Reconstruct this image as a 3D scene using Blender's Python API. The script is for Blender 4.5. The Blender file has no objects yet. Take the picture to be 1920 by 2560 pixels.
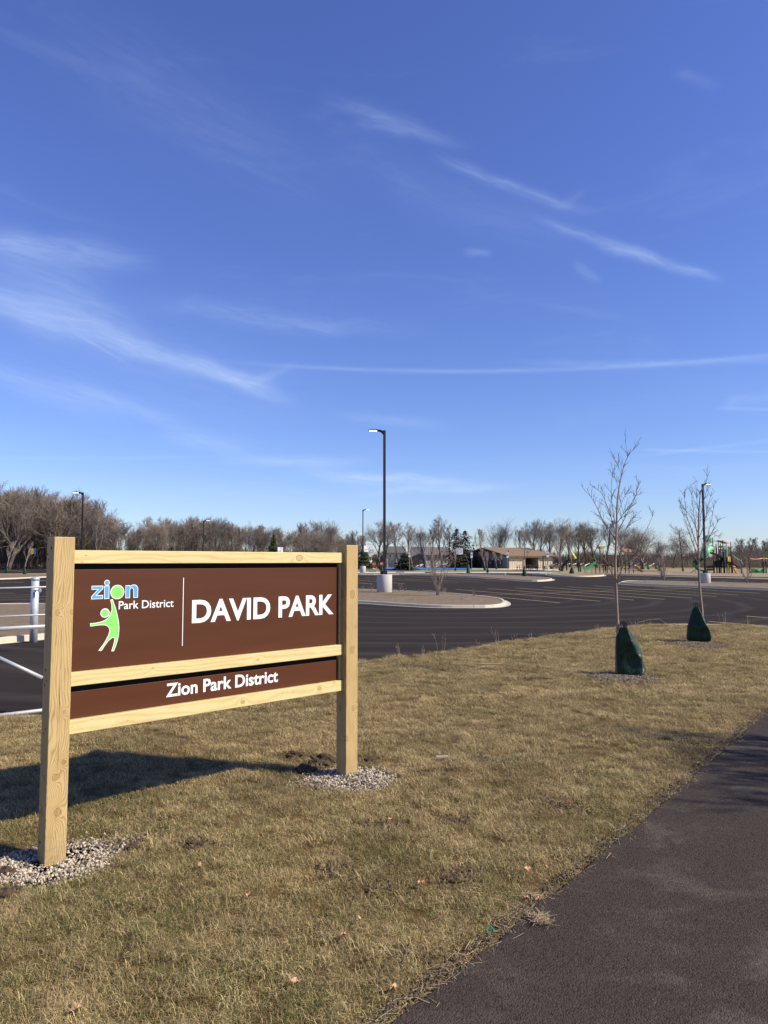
import bpy, bmesh, math, random
import numpy as np
from mathutils import Vector, Matrix, noise
from mathutils.geometry import tessellate_polygon
random.seed(7); rng = np.random.default_rng(7)
SC = bpy.context.scene; COL = SC.collection
PI = math.pi; R = math.radians

# ---------------------------------------------------------------- camera
F_PX, PITCH, CAM_H = 1792.0, 0.0679, 1.97
cd = bpy.data.cameras.new('camera'); cam = bpy.data.objects.new('camera', cd); COL.objects.link(cam)
cd.sensor_fit = 'VERTICAL'; cd.sensor_height = 36.0; cd.lens = F_PX/2560*36.0
cd.clip_start = .05; cd.clip_end = 6000
cam.location = (0, 0, CAM_H); cam.rotation_euler = (PI/2+PITCH, 0, 0)
SC.camera = cam

# ---------------------------------------------------------------- sun and exposure
SV = Vector((1.25, -.36, 1.0)).normalized()          # towards the sun
SUN_EL = math.asin(SV.z); SUN_AZ = math.atan2(SV.x, SV.y)
sd = bpy.data.lights.new('sun', 'SUN'); sun = bpy.data.objects.new('sun', sd); COL.objects.link(sun)
sd.energy = 5.0; sd.angle = R(.53); sd.color = (1, .90, .75)
sun.rotation_euler = SV.to_track_quat('Z', 'Y').to_euler()
SC.view_settings.view_transform = 'Standard'; SC.view_settings.look = 'None'
SC.view_settings.gamma = 1; SC.view_settings.exposure = 0.54; SC.view_settings.use_curve_mapping = False
SC.render.engine = 'CYCLES'
try:
    SC.cycles.max_bounces = 5; SC.cycles.diffuse_bounces = 2; SC.cycles.glossy_bounces = 2
    SC.cycles.transparent_max_bounces = 4; SC.cycles.caustics_reflective = False; SC.cycles.caustics_refractive = False
except Exception: pass

# ---------------------------------------------------------------- node helper
class NT:
    def __init__(s, tree): s.t = tree; s.x = 0
    def n(s, typ, props=None, **inp):
        nd = s.t.nodes.new(typ); s.x += 1; nd.location = (s.x*60, 0)
        for k, v in (props or {}).items(): setattr(nd, k, v)
        for k, v in inp.items():
            key = int(k[1:]) if k[0] == 'i' and k[1:].isdigit() else k.replace('_', ' ')
            sock = nd.inputs[key]
            if isinstance(v, bpy.types.NodeSocket): s.t.links.new(v, sock)
            elif isinstance(v, bpy.types.Node): s.t.links.new(v.outputs[0], sock)
            else: sock.default_value = v
        return nd
    def m(s, op, a, b=0.0, c=0.0, clamp=False):
        nd = s.n('ShaderNodeMath', {'operation': op, 'use_clamp': clamp}, i0=a, i1=b)
        if op in ('MULTIPLY_ADD', 'SMOOTH_MIN', 'WRAP'): 
            if isinstance(c, (bpy.types.NodeSocket,)): s.t.links.new(c, nd.inputs[2])
            else: nd.inputs[2].default_value = c
        return nd.outputs[0]
    def mix(s, f, a, b, mode='MIX'):
        nd = s.t.nodes.new('ShaderNodeMix'); nd.data_type = 'RGBA'; nd.blend_type = mode; nd.clamp_factor = True
        for i, v in ((0, f), (6, a), (7, b)):
            if isinstance(v, bpy.types.NodeSocket): s.t.links.new(v, nd.inputs[i])
            elif i and len(v) == 3: nd.inputs[i].default_value = (*v, 1)
            else: nd.inputs[i].default_value = v
        return nd.outputs[2]
    def rng(s, v, a, b, c=0.0, d=1.0, smooth=False):
        nd = s.n('ShaderNodeMapRange', {'interpolation_type': 'SMOOTHSTEP' if smooth else 'LINEAR'}, i0=v, i1=a, i2=b, i3=c, i4=d)
        return nd.outputs[0]
    def noise(s, vec, scale, detail=3, rough=.55, dist=0.0):
        return s.n('ShaderNodeTexNoise', None, Vector=vec, Scale=scale, Detail=detail, Roughness=rough, Distortion=dist).outputs[0]
    def mapping(s, vec, scale=(1, 1, 1), rot=(0, 0, 0), loc=(0, 0, 0)):
        return s.n('ShaderNodeMapping', None, Vector=vec, Scale=scale, Rotation=rot, Location=loc).outputs[0]

def lin(r, g, b):
    f = lambda c: (c/255/12.92) if c/255 <= .04045 else ((c/255+.055)/1.055)**2.4
    return (f(r), f(g), f(b))

# ---------------------------------------------------------------- pixel <-> world helpers (photo pixels, 1920 x 2560)
cP, sP = math.cos(PITCH), math.sin(PITCH)
def ray(px, py):
    u = (px-960)/F_PX; v = -(py-1280)/F_PX
    return Vector((u, cP-v*sP, sP+v*cP))
BP = [(-500, 0), (118, 0), (130, .55), (200, 1.0), (400, 1.5), (4000, 1.9)]
def T(y):
    for (a, za), (b, zb) in zip(BP, BP[1:]):
        if y <= b: return za+(zb-za)*max(0, (y-a))/(b-a)
    return BP[-1][1]
def G(px, py):
    d = ray(px, py)
    lo, hi = 1.0, 1500.0
    f = lambda Y: CAM_H+d.z/d.y*Y-T(Y)
    if f(hi) > 0: hi = 1500
    for _ in range(60):
        mid = (lo+hi)/2
        if f(mid) > 0: lo = mid
        else: hi = mid
    return Vector((d.x/d.y*lo, lo, T(lo)))
def at(px, py, Y):
    d = ray(px, py); return Vector((d.x/d.y*Y, Y, CAM_H+d.z/d.y*Y))
def pxx(px, Y): return (px-960)/F_PX*Y*1.0
def azel(px, py):
    d = ray(px, py).normalized(); return math.atan2(d.x, d.y), math.asin(d.z)

# ---------------------------------------------------------------- world: sky with cirrus and contrails
world = bpy.data.worlds.new('World'); SC.world = world; world.use_nodes = True
wt = world.node_tree; wt.nodes.clear(); w = NT(wt)
sky = w.n('ShaderNodeTexSky', {'sky_type': 'NISHITA', 'sun_disc': False, 'sun_elevation': SUN_EL, 'sun_rotation': SUN_AZ,
                               'altitude': 200, 'air_density': 1.0, 'dust_density': .25, 'ozone_density': 2.6})
tc = w.n('ShaderNodeTexCoord').outputs['Generated']
sep = w.n('ShaderNodeSeparateXYZ', None, i0=tc)
az = w.m('ARCTAN2', sep.outputs[0], sep.outputs[1]); el = w.m('ARCSINE', sep.outputs[2])
wob = w.noise(tc, 5.0, 4, .6)
wob2 = w.noise(tc, 22.0, 3, .6)
total = None
def streak(p0, p1, half, gain, wobble=.02, fade=.35, breakup=.6, bscale=9, hi=1.0, lo=0.0):
    """a soft elongated cirrus band between two sky directions"""
    global total
    (a0, e0), (a1, e1) = azel(*p0), azel(*p1)
    L = math.hypot(a1-a0, e1-e0); ca, sa = (a1-a0)/L, (e1-e0)/L
    dx = w.m('SUBTRACT', az, a0); dy = w.m('SUBTRACT', el, e0)
    al = w.m('ADD', w.m('MULTIPLY', dx, ca), w.m('MULTIPLY', dy, sa))
    ac = w.m('ADD', w.m('MULTIPLY', dx, -sa), w.m('MULTIPLY', dy, ca))
    ac = w.m('ADD', ac, w.m('MULTIPLY', w.m('SUBTRACT', wob, .5), wobble*2))
    t = w.m('DIVIDE', al, L)
    g = w.m('DIVIDE', ac, half); g = w.m('EXPONENT', w.m('MULTIPLY', w.m('MULTIPLY', g, g), -1))
    f = w.m('MULTIPLY', w.rng(t, lo-fade*.3, lo+fade, 0, 1, True), w.rng(t, hi-fade, hi+fade*.3, 1, 0, True))
    v = w.m('MULTIPLY', g, f)
    if breakup:
        comb = w.n('ShaderNodeCombineXYZ', None, i0=w.m('MULTIPLY', al, bscale), i1=w.m('MULTIPLY', ac, bscale*7), i2=a0*7+e0).outputs[0]
        nz = w.noise(comb, 1.3, 5, .62, .6)
        v = w.m('MULTIPLY', v, w.rng(nz, .5-.28*breakup, .78, 1-breakup, 1.35))
    v = w.m('MULTIPLY', v, gain)
    total = v if total is None else w.m('ADD', total, v)
S = 1.1573
def st(x0, y0, x1, y1, h, g, **k): streak((x0*S, y0*S), (x1*S, y1*S), h*S/F_PX, g, **k)
st(700, 200, 1010, 305, 12, .30, bscale=14); st(760, 255, 900, 285, 9, .22, bscale=16); st(940, 325, 1275, 450, 10, .46, bscale=14); st(1200, 440, 1262, 402, 10, .14, bscale=20)
st(1150, 455, 1400, 560, 9, .34, bscale=14); st(1290, 530, 1560, 606, 8, .70, fade=.25, bscale=12); st(700, 300, 1280, 520, 40, .12); st(1240, 560, 1300, 610, 9, .25)
st(-120, 500, 330, 566, 24, .55, bscale=12); st(-60, 520, 240, 640, 40, .32); st(-150, 610, 300, 720, 40, .60, bscale=8); st(-60, 640, 420, 790, 26, .42, bscale=12); st(200, 725, 600, 830, 16, .62, fade=.25, bscale=12); st(400, 770, 640, 870, 14, .55, bscale=14)
st(520, 830, 640, 785, 8, .35); st(-100, 790, 300, 900, 26, .44, bscale=10); st(120, 830, 420, 915, 16, .42, bscale=12); st(330, 925, 560, 985, 20, .50, bscale=12); st(300, 650, 900, 715, 18, .30, bscale=12); st(-100, 640, 700, 880, 95, .16, fade=.4)
st(480, 779.5, 1659, 767.5, 4.5, .36, wobble=.0, breakup=.25, fade=.2, hi=1.5); st(1080, 781, 1659, 778, 7, .26, wobble=.003, breakup=.6, bscale=30, hi=1.5)
st(470, 1002, 800, 992, 11, .75, bscale=12); st(640, 1018, 1060, 1042, 12, 1.05, bscale=12); st(760, 1056, 1130, 1048, 8, .75, bscale=14)
st(1545, 881, 1659, 884, 3.5, .42, wobble=0, breakup=.3, hi=2); st(1555, 872, 1640, 860, 10, .34, hi=1.5)
st(1370, 985, 1659, 952, 3.5, .34, wobble=.001, breakup=.3, hi=1.4); st(1380, 971, 1659, 976, 2.5, .42, wobble=0, breakup=.2, hi=1.4, fade=.1)
st(60, 20, 760, 420, 70, .13, fade=.4); st(150, 712, 275, 785, 3, .34, wobble=0, breakup=.2); st(-60, 988, 470, 986, 3.5, .30, wobble=0, breakup=.3)
st(720, 895, 980, 912, 11, .30, bscale=12); st(1450, 165, 1560, 195, 10, .20); st(1000, 535, 1065, 540, 8, .34); st(1130, 650, 1400, 700, 8, .10)
st(1060, 1000, 1900, 1010, 14, .14); st(-60, 1050, 900, 1085, 26, .22)
wisp = w.noise(w.mapping(tc, (2.2, 2.2, 11), (.12, .30, 0)), 1.6, 7, .62, .8)
total = w.m('ADD', total, w.rng(wisp, .52, .85, 0, .16, True))
total = w.m('MINIMUM', w.m('MULTIPLY', total, .47), .55)
hsky = w.n('ShaderNodeHueSaturation', None, Hue=.505, Saturation=1.05, Value=1.0, Color=sky.outputs[0]).outputs[0]
hz = w.rng(sep.outputs[2], 0.0, .55, 1.0, 0.0)
tint = w.mix(w.rng(sep.outputs[2], 0, .5), (1.10, 1.22, 1.62), (1.20, 1.24, 1.90))
skc = w.mix(1.0, hsky, tint, 'MULTIPLY')
cloud = w.mix(total, skc, (6.3, 7.9, 11.2))
bg = w.n('ShaderNodeBackground', None, Color=cloud, Strength=.067)
w.n('ShaderNodeOutputWorld', None, Surface=bg)

# ---------------------------------------------------------------- materials
MATS = {}
def newmat(name):
    m = bpy.data.materials.new(name); m.use_nodes = True; m.node_tree.nodes.clear(); MATS[name] = m
    return m, NT(m.node_tree)
def finish(t, col, rough=.7, metal=0.0, bump=None, bstr=.3, bdist=.01, spec=.4, emis=None, estr=0.0):
    p = t.n('ShaderNodeBsdfPrincipled')
    for k, v in (('Base Color', col), ('Roughness', rough), ('Metallic', metal), ('Specular IOR Level', spec)):
        if isinstance(v, bpy.types.NodeSocket): t.t.links.new(v, p.inputs[k])
        else: p.inputs[k].default_value = (*v, 1) if isinstance(v, tuple) and len(v) == 3 else v
    if emis is not None:
        p.inputs['Emission Color'].default_value = (*emis, 1); p.inputs['Emission Strength'].default_value = estr
    if bump is not None:
        b = t.n('ShaderNodeBump', None, Strength=bstr, Distance=bdist, Height=bump)
        t.t.links.new(b.outputs[0], p.inputs['Normal'])
    t.n('ShaderNodeOutputMaterial', None, Surface=p)
def plain(name, col, rough=.6, metal=0.0, var=.18, scale=6.0, spec=.4, bump=.15, emis=None, estr=0.0):
    m, t = newmat(name)
    co = t.n('ShaderNodeTexCoord').outputs['Object']
    nz = t.noise(co, scale, 4, .6)
    c = t.mix(t.rng(nz, .3, .7), tuple(x*(1-var) for x in col), tuple(min(1, x*(1+var)) for x in col))
    finish(t, c, rough, metal, nz if bump else None, bump, .01, spec, emis, estr)
    return m
def geo_pos(t): return t.n('ShaderNodeNewGeometry').outputs['Position']

def mat_ground(name, cols, s1=.35, s2=9.0, s3=60.0, rough=.95, bd=.03):
    m, t = newmat(name); p = geo_pos(t)
    a = t.noise(p, s1, 4, .6); b = t.noise(p, s2, 4, .65); c = t.noise(p, s3, 3, .6)
    col = t.mix(t.rng(a, .35, .65), cols[0], cols[1])
    col = t.mix(t.rng(b, .35, .7), col, cols[2])
    col = t.mix(t.rng(c, .3, .75, .0, .75), col, cols[3])
    h = t.m('ADD', b, t.m('MULTIPLY', c, .6))
    finish(t, col, rough, 0, h, .7, bd, .2)
    return m
M_lawn = mat_ground('lawn_soil', [lin(92, 74, 42), lin(76, 66, 34), lin(48, 36, 23), lin(128, 104, 62)], .6, 12, 90)
M_field = mat_ground('dormant_field', [(.215, .175, .080), (.235, .185, .095), (.145, .130, .055), (.30, .24, .125)], .05, .6, 9)
M_mulch = mat_ground('wood_mulch', [(.125, .090, .052), (.17, .122, .072), (.04, .028, .017), (.33, .255, .16)], .7, 3.2, 17)
M_chipbed = mat_ground('play_mulch', [(.24, .185, .115), (.27, .21, .135), (.18, .135, .09), (.33, .26, .17)], .2, 3, 20)

def mat_asphalt():
    m, t = newmat('parking_asphalt'); p = geo_pos(t)
    big = t.noise(t.mapping(p, (.10, .55, 1), (0, 0, -.12)), 1.0, 5, .6, .8)
    streaky = t.noise(t.mapping(p, (.12, 3.2, 1), (0, 0, .22)), 1.6, 5, .65, .5)
    arcs = t.n('ShaderNodeTexWave', {'wave_type': 'RINGS', 'rings_direction': 'Z', 'wave_profile': 'SIN'}, Vector=t.mapping(p, (1, 1, 1), (0, 0, 0), (-3, -38, 0)), Scale=.16, Distortion=5.0, Detail=3.0, Detail_Scale=.6).outputs[1]
    fine = t.noise(p, 70, 3, .7); pep = t.noise(p, 240, 2, .6)
    col = t.mix(t.rng(big, .35, .68), (0.0216, 0.0172, 0.014), (0.0368, 0.0296, 0.024))
    col = t.mix(t.rng(streaky, .52, .84, 0, .34), col, (0.112, 0.0904, 0.076))
    col = t.mix(t.rng(arcs, .74, 1.0, 0, .28), col, (0.088, 0.076, 0.064))
    col = t.mix(t.rng(fine, .35, .7, 0, .5), col, (.030, .027, .028))
    col = t.mix(t.rng(pep, .74, .80, 0, .6), col, (.22, .20, .18))
    finish(t, col, t.rng(big, .3, .7, .9, 1.0), 0, t.m('ADD', fine, t.m('MULTIPLY', pep, .4)), .35, .004, .04)
    return m
M_asph = mat_asphalt()
def mat_path():
    m, t = newmat('path_asphalt'); p = geo_pos(t)
    v = t.n('ShaderNodeTexVoronoi', {'feature': 'F1'}, Vector=p, Scale=120.0, Randomness=1.0)
    dist = v.outputs['Distance']; vc = v.outputs['Color']
    n1 = t.noise(p, 48, 4, .7); patch = t.noise(t.mapping(p, (1.0, 1.5, 1), (0, 0, .5)), 1.7, 5, .68, .4)
    patch2 = t.noise(p, .8, 3, .5)
    col = t.mix(t.rng(n1, .3, .7), (0.0208, 0.0164, 0.0132), (0.0592, 0.0472, 0.0392))
    grey = t.n('ShaderNodeRGBToBW', None, Color=vc).outputs[0]
    col = t.mix(t.rng(grey, .2, .8, 0, .55), col, (0.08, 0.0624, 0.0528))
    dustm = t.m('MULTIPLY', t.rng(patch, .46, .70, 0, .62, True), t.rng(patch2, .35, .6))
    dustm = t.m('MULTIPLY', dustm, t.rng(n1, .35, .62, .35, 1))
    col = t.mix(dustm, col, (0.136, 0.116, 0.092))
    spk = t.noise(p, 150, 1, .5)
    col = t.mix(t.rng(spk, .77, .80, 0, .8), col, (.45, .42, .38))
    h = t.m('SUBTRACT', t.m('MULTIPLY', n1, .25), t.m('MULTIPLY', dist, 1.0))
    finish(t, col, .95, 0, h, .8, .006, .06)
    return m
M_path = mat_path()
def mat_concrete(name, base, stain=.7):
    m, t = newmat(name); p = geo_pos(t)
    a = t.noise(p, 2.2, 5, .65); b = t.noise(p, 40, 3, .6); s = t.noise(t.mapping(p, (3, 3, .4)), 2.0, 4, .6)
    col = t.mix(t.rng(a, .3, .7), tuple(x*.86 for x in base), base)
    col = t.mix(t.rng(s, .55, .8, 0, .45), col, tuple(x*stain for x in base))
    col = t.mix(t.rng(b, .35, .7, 0, .25), col, tuple(x*.7 for x in base))
    finish(t, col, .85, 0, b, .35, .004, .25)
    return m
M_kerb = mat_concrete('kerb_concrete', (0.528, 0.476, 0.368))
M_base = mat_concrete('lamp_base_concrete', (0.496, 0.488, 0.464))
M_walk = mat_concrete('pavement_concrete', (.62, .58, .50))

def mat_paint(name, col, wear=.5):
    m, t = newmat(name); p = geo_pos(t)
    n = t.noise(p, 14, 4, .7); n2 = t.noise(p, 90, 2, .6)
    c = t.mix(t.rng(n, .35, .75, 0, wear), col, (.07, .06, .055))
    c = t.mix(t.rng(n2, .4, .7, 0, .3), c, (.06, .055, .05))
    finish(t, c, .6)
    return m
M_yellow = mat_paint('stall_line_paint', (.52, .38, .14), .55)
M_whitep = mat_paint('white_line_paint', (.7, .7, .66), .4)

def mat_wood(name, light, dark, seed=0.0, knots=(), crack=False, scale=55.0, grey=.0):
    """sawn pine: growth-ring contour lines that flow round knots (local x/y across, z along; knots = (side, u, z, r))"""
    m, t = newmat(name)
    co = t.n('ShaderNodeTexCoord').outputs['Object']
    s = t.n('ShaderNodeSeparateXYZ', None, i0=co); x, y, z = s.outputs
    ac = t.m('ADD', x, t.m('MULTIPLY', y, 1.0))
    low = t.noise(t.mapping(co, (2.2, 2.2, .55), (0, 0, 0), (seed, seed*2, seed*3)), 2.4, 3, .5)
    mid = t.noise(t.mapping(co, (9, 9, 1.1), (0, 0, 0), (seed, 3, seed)), 3.0, 3, .5)
    fld = t.m('ADD', t.m('MULTIPLY', ac, 1.0), t.m('ADD', t.m('MULTIPLY', low, .17), t.m('MULTIPLY', mid, .012)))
    km = None
    for (u0, z0, r) in knots:
        du = t.m('DIVIDE', t.m('SUBTRACT', ac, u0), r); dz = t.m('DIVIDE', t.m('SUBTRACT', z, z0), r*1.35)
        d2 = t.m('ADD', t.m('MULTIPLY', du, du), t.m('MULTIPLY', dz, dz))
        e = t.m('EXPONENT', t.m('MULTIPLY', d2, -.16))
        fld = t.m('ADD', fld, t.m('MULTIPLY', e, .055))
        k = t.rng(d2, .8, 1.35, 1, 0)
        ring = t.m('SINE', t.m('MULTIPLY', t.m('SQRT', d2), 22.0))
        kk = t.m('MULTIPLY', k, t.rng(ring, -1, 1, .18, .62))
        edge = t.m('MULTIPLY', t.rng(d2, .55, .95), t.rng(d2, 1.0, 1.5, 1, 0))
        kk = t.m('MAXIMUM', kk, edge)
        km = kk if km is None else t.m('MAXIMUM', km, kk)
    rings = t.m('MULTIPLY_ADD', t.m('SINE', t.m('MULTIPLY', fld, scale*6.5)), .5, .5)
    rings = t.m('POWER', rings, 2.2)
    fib = t.noise(t.mapping(co, (260, 260, 7)), 1.0, 3, .6)
    blot = t.noise(t.mapping(co, (5, 5, 2), (0, 0, 0), (seed*5, 0, 0)), 2.0, 4, .6)
    col = t.mix(t.m('MULTIPLY', rings, t.rng(blot, .25, .75, .45, .95)), light, dark)
    col = t.mix(t.rng(fib, .35, .75, 0, .28), col, tuple(c*.72 for c in light))
    col = t.mix(t.rng(blot, .45, .8, 0, .25), col, tuple(c*.8 for c in dark))
    if km is not None: col = t.mix(t.m('MULTIPLY', km, .85), col, (.22, .115, .04))
    if crack or knots and len(knots) > 4:
        splash = t.m('MULTIPLY', t.rng(z, .22, .02, 0, 1), t.rng(t.noise(co, 38, 4, .7), .42, .68))
        col = t.mix(t.m('MULTIPLY', splash, .55), col, (.16, .12, .075))
    spk = t.noise(t.mapping(co, (60, 60, 22), (0, 0, 0), (seed, seed, seed)), 1.0, 1, .5)
    col = t.mix(t.rng(spk, .765, .80, 0, .65), col, (.12, .07, .03))
    bumpv = t.m('ADD', fib, t.m('MULTIPLY', rings, -.5))
    if crack:
        cx = t.m('ADD', x, t.m('MULTIPLY', t.m('SUBTRACT', t.noise(t.mapping(co, (0, 0, 2.5)), 1.6, 4, .6), .5), .05))
        cr = t.m('ABSOLUTE', t.m('SUBTRACT', cx, .066))
        wdt = t.rng(t.noise(t.mapping(co, (0, 0, 3)), 1.1, 2, .5), .40, .66, -.0006, .0026)
        line = t.m('MULTIPLY', t.m('LESS_THAN', cr, wdt), t.rng(y, .001, .004, 1, 0))
        col = t.mix(t.m('MULTIPLY', line, .9), col, (.035, .02, .01))
    finish(t, col, .62, 0, bumpv, .35, .0015, .3)
    return m
M_postL = mat_wood('post_timber', (0.48, 0.352, 0.16), (0.264, 0.152, 0.048), 1.3, ((.075, .30, .019), (.05, .53, .016), (.035, 1.62, .014), (.10, .95, .008), (.13, 1.62, .011), (.105, .62, .012)), True, 72)
M_postR = mat_wood('post_timber_far', (0.464, 0.336, 0.152), (0.24, 0.136, 0.044), 4.7, ((2.66, 1.66, .026), (2.66, 1.15, .022), (2.675, .62, .017), (2.70, 1.36, .008), (2.605, .36, .016)), False, 78)
M_rail = mat_wood('rail_timber', (.80, .68, .37), (.64, .48, .19), 8.1, ((.30, 0, .001),), False, 18)
M_sawn = plain('sawn_edge', (0.592, 0.464, 0.224), .7, var=.15, scale=40)

def mat_panel():
    m, t = newmat('sign_panel_brown'); co = t.n('ShaderNodeTexCoord').outputs['Object']
    n = t.noise(t.mapping(co, (.6, 1, 6)), 2.0, 3, .5); f = t.noise(co, 300, 2, .5)
    c = t.mix(t.rng(n, .3, .7), (0.072, 0.024, 0.01), (0.0832, 0.0288, 0.0124))
    c = t.mix(t.rng(f, .3, .8, 0, .2), c, (0.056, 0.0192, 0.0088))
    finish(t, c, .42, 0, f, .08, .001, .22)
    return m
M_panel = mat_panel()
M_white = plain('white_vinyl', (.74, .75, .76), .45, var=.02, bump=0)
M_blue = plain('blue_vinyl', lin(78, 152, 222), .45, var=.02, bump=0)
M_green = plain('green_vinyl', lin(124, 204, 98), .45, var=.03, bump=0)
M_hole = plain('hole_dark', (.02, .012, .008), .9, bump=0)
M_black = plain('black_metal', (.012, .013, .016), .38, 0.3, .1)
M_darkm = plain('dark_brown_metal', (.022, .019, .02), .5, 0.2, .1)
M_lens = plain('lamp_lens', (.8, .8, .8), .4, emis=(1, .98, .93), estr=1.6, bump=0)
def mat_galv():
    m, t = newmat('galvanised_steel'); p = geo_pos(t)
    v = t.n('ShaderNodeTexVoronoi', None, Vector=p, Scale=45.0).outputs['Color']; g = t.n('ShaderNodeRGBToBW', None, Color=v).outputs[0]
    n = t.noise(p, 6, 4, .6)
    c = t.mix(t.rng(g, .2, .8), (.44, .47, .50), (.58, .61, .64)); c = t.mix(t.rng(n, .4, .7, 0, .4), c, (.36, .38, .41))
    finish(t, c, .46, .35, n, .1, .003, .5)
    return m
M_galv = mat_galv()
M_pipe = plain('white_painted_pipe', (0.352, 0.368, 0.376), .42, .25, .06, 12)
def mat_bark(name, c1, c2, s=30):
    m, t = newmat(name); co = t.n('ShaderNodeTexCoord').outputs['Object']
    n = t.noise(t.mapping(co, (1, 1, .25)), s, 4, .65); b = t.noise(co, 2.2, 3, .6)
    c = t.mix(t.rng(n, .3, .7), c1, c2); c = t.mix(t.rng(b, .4, .7, 0, .4), c, tuple(x*.6 for x in c1))
    finish(t, c, .85, 0, n, .5, .006, .2)
    return m
M_young = mat_bark('young_bark', (.20, .150, .115), (.36, .28, .22), 26)
M_twig = mat_bark('young_twig', (.15, .10, .07), (.25, .175, .13), 30)
M_shrub = mat_bark('shrub_stem', (.25, .19, .15), (.42, .33, .27), 12)
M_bark = mat_bark('tree_bark', (.075, .062, .052), (.14, .118, .10), 4)
M_twf = mat_bark('tree_twigs', (.16, .132, .105), (.26, .22, .18), 2)
M_twf2 = mat_bark('wood_twigs', (.155, .122, .092), (.26, .21, .165), 2)
M_brush = mat_bark('brushwood', (.125, .095, .068), (.23, .18, .135), 1.2)
M_needle = mat_bark('evergreen_needles', (.020, .024, .015), (.045, .048, .030), 5)
M_needle2 = mat_bark('bright_evergreen_needles', (.035, .05, .018), (.07, .09, .03), 5)
M_weed = plain('dry_weed_stem', (.47, .36, .24), .8, var=.2, bump=0)
def mat_bag():
    m, t = newmat('watering_bag_fabric'); co = t.n('ShaderNodeTexCoord').outputs['Object']
    w1 = t.n('ShaderNodeTexWave', {'bands_direction': 'Z'}, Vector=co, Scale=90.0, Distortion=1.0).outputs[1]
    f = t.noise(t.mapping(co, (5, 5, 2.2)), 1.6, 3, .55, 1.2)
    c = t.mix(t.rng(f, .3, .7), (.0022, .012, .004), (.007, .040, .014))
    finish(t, c, t.rng(f, .3, .7, .38, .52), 0, t.m('ADD', f, t.m('MULTIPLY', w1, .006)), .6, .05, .3)
    return m
M_bag = mat_bag()
M_strap = plain('black_strap', (.012, .012, .014), .55)

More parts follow.
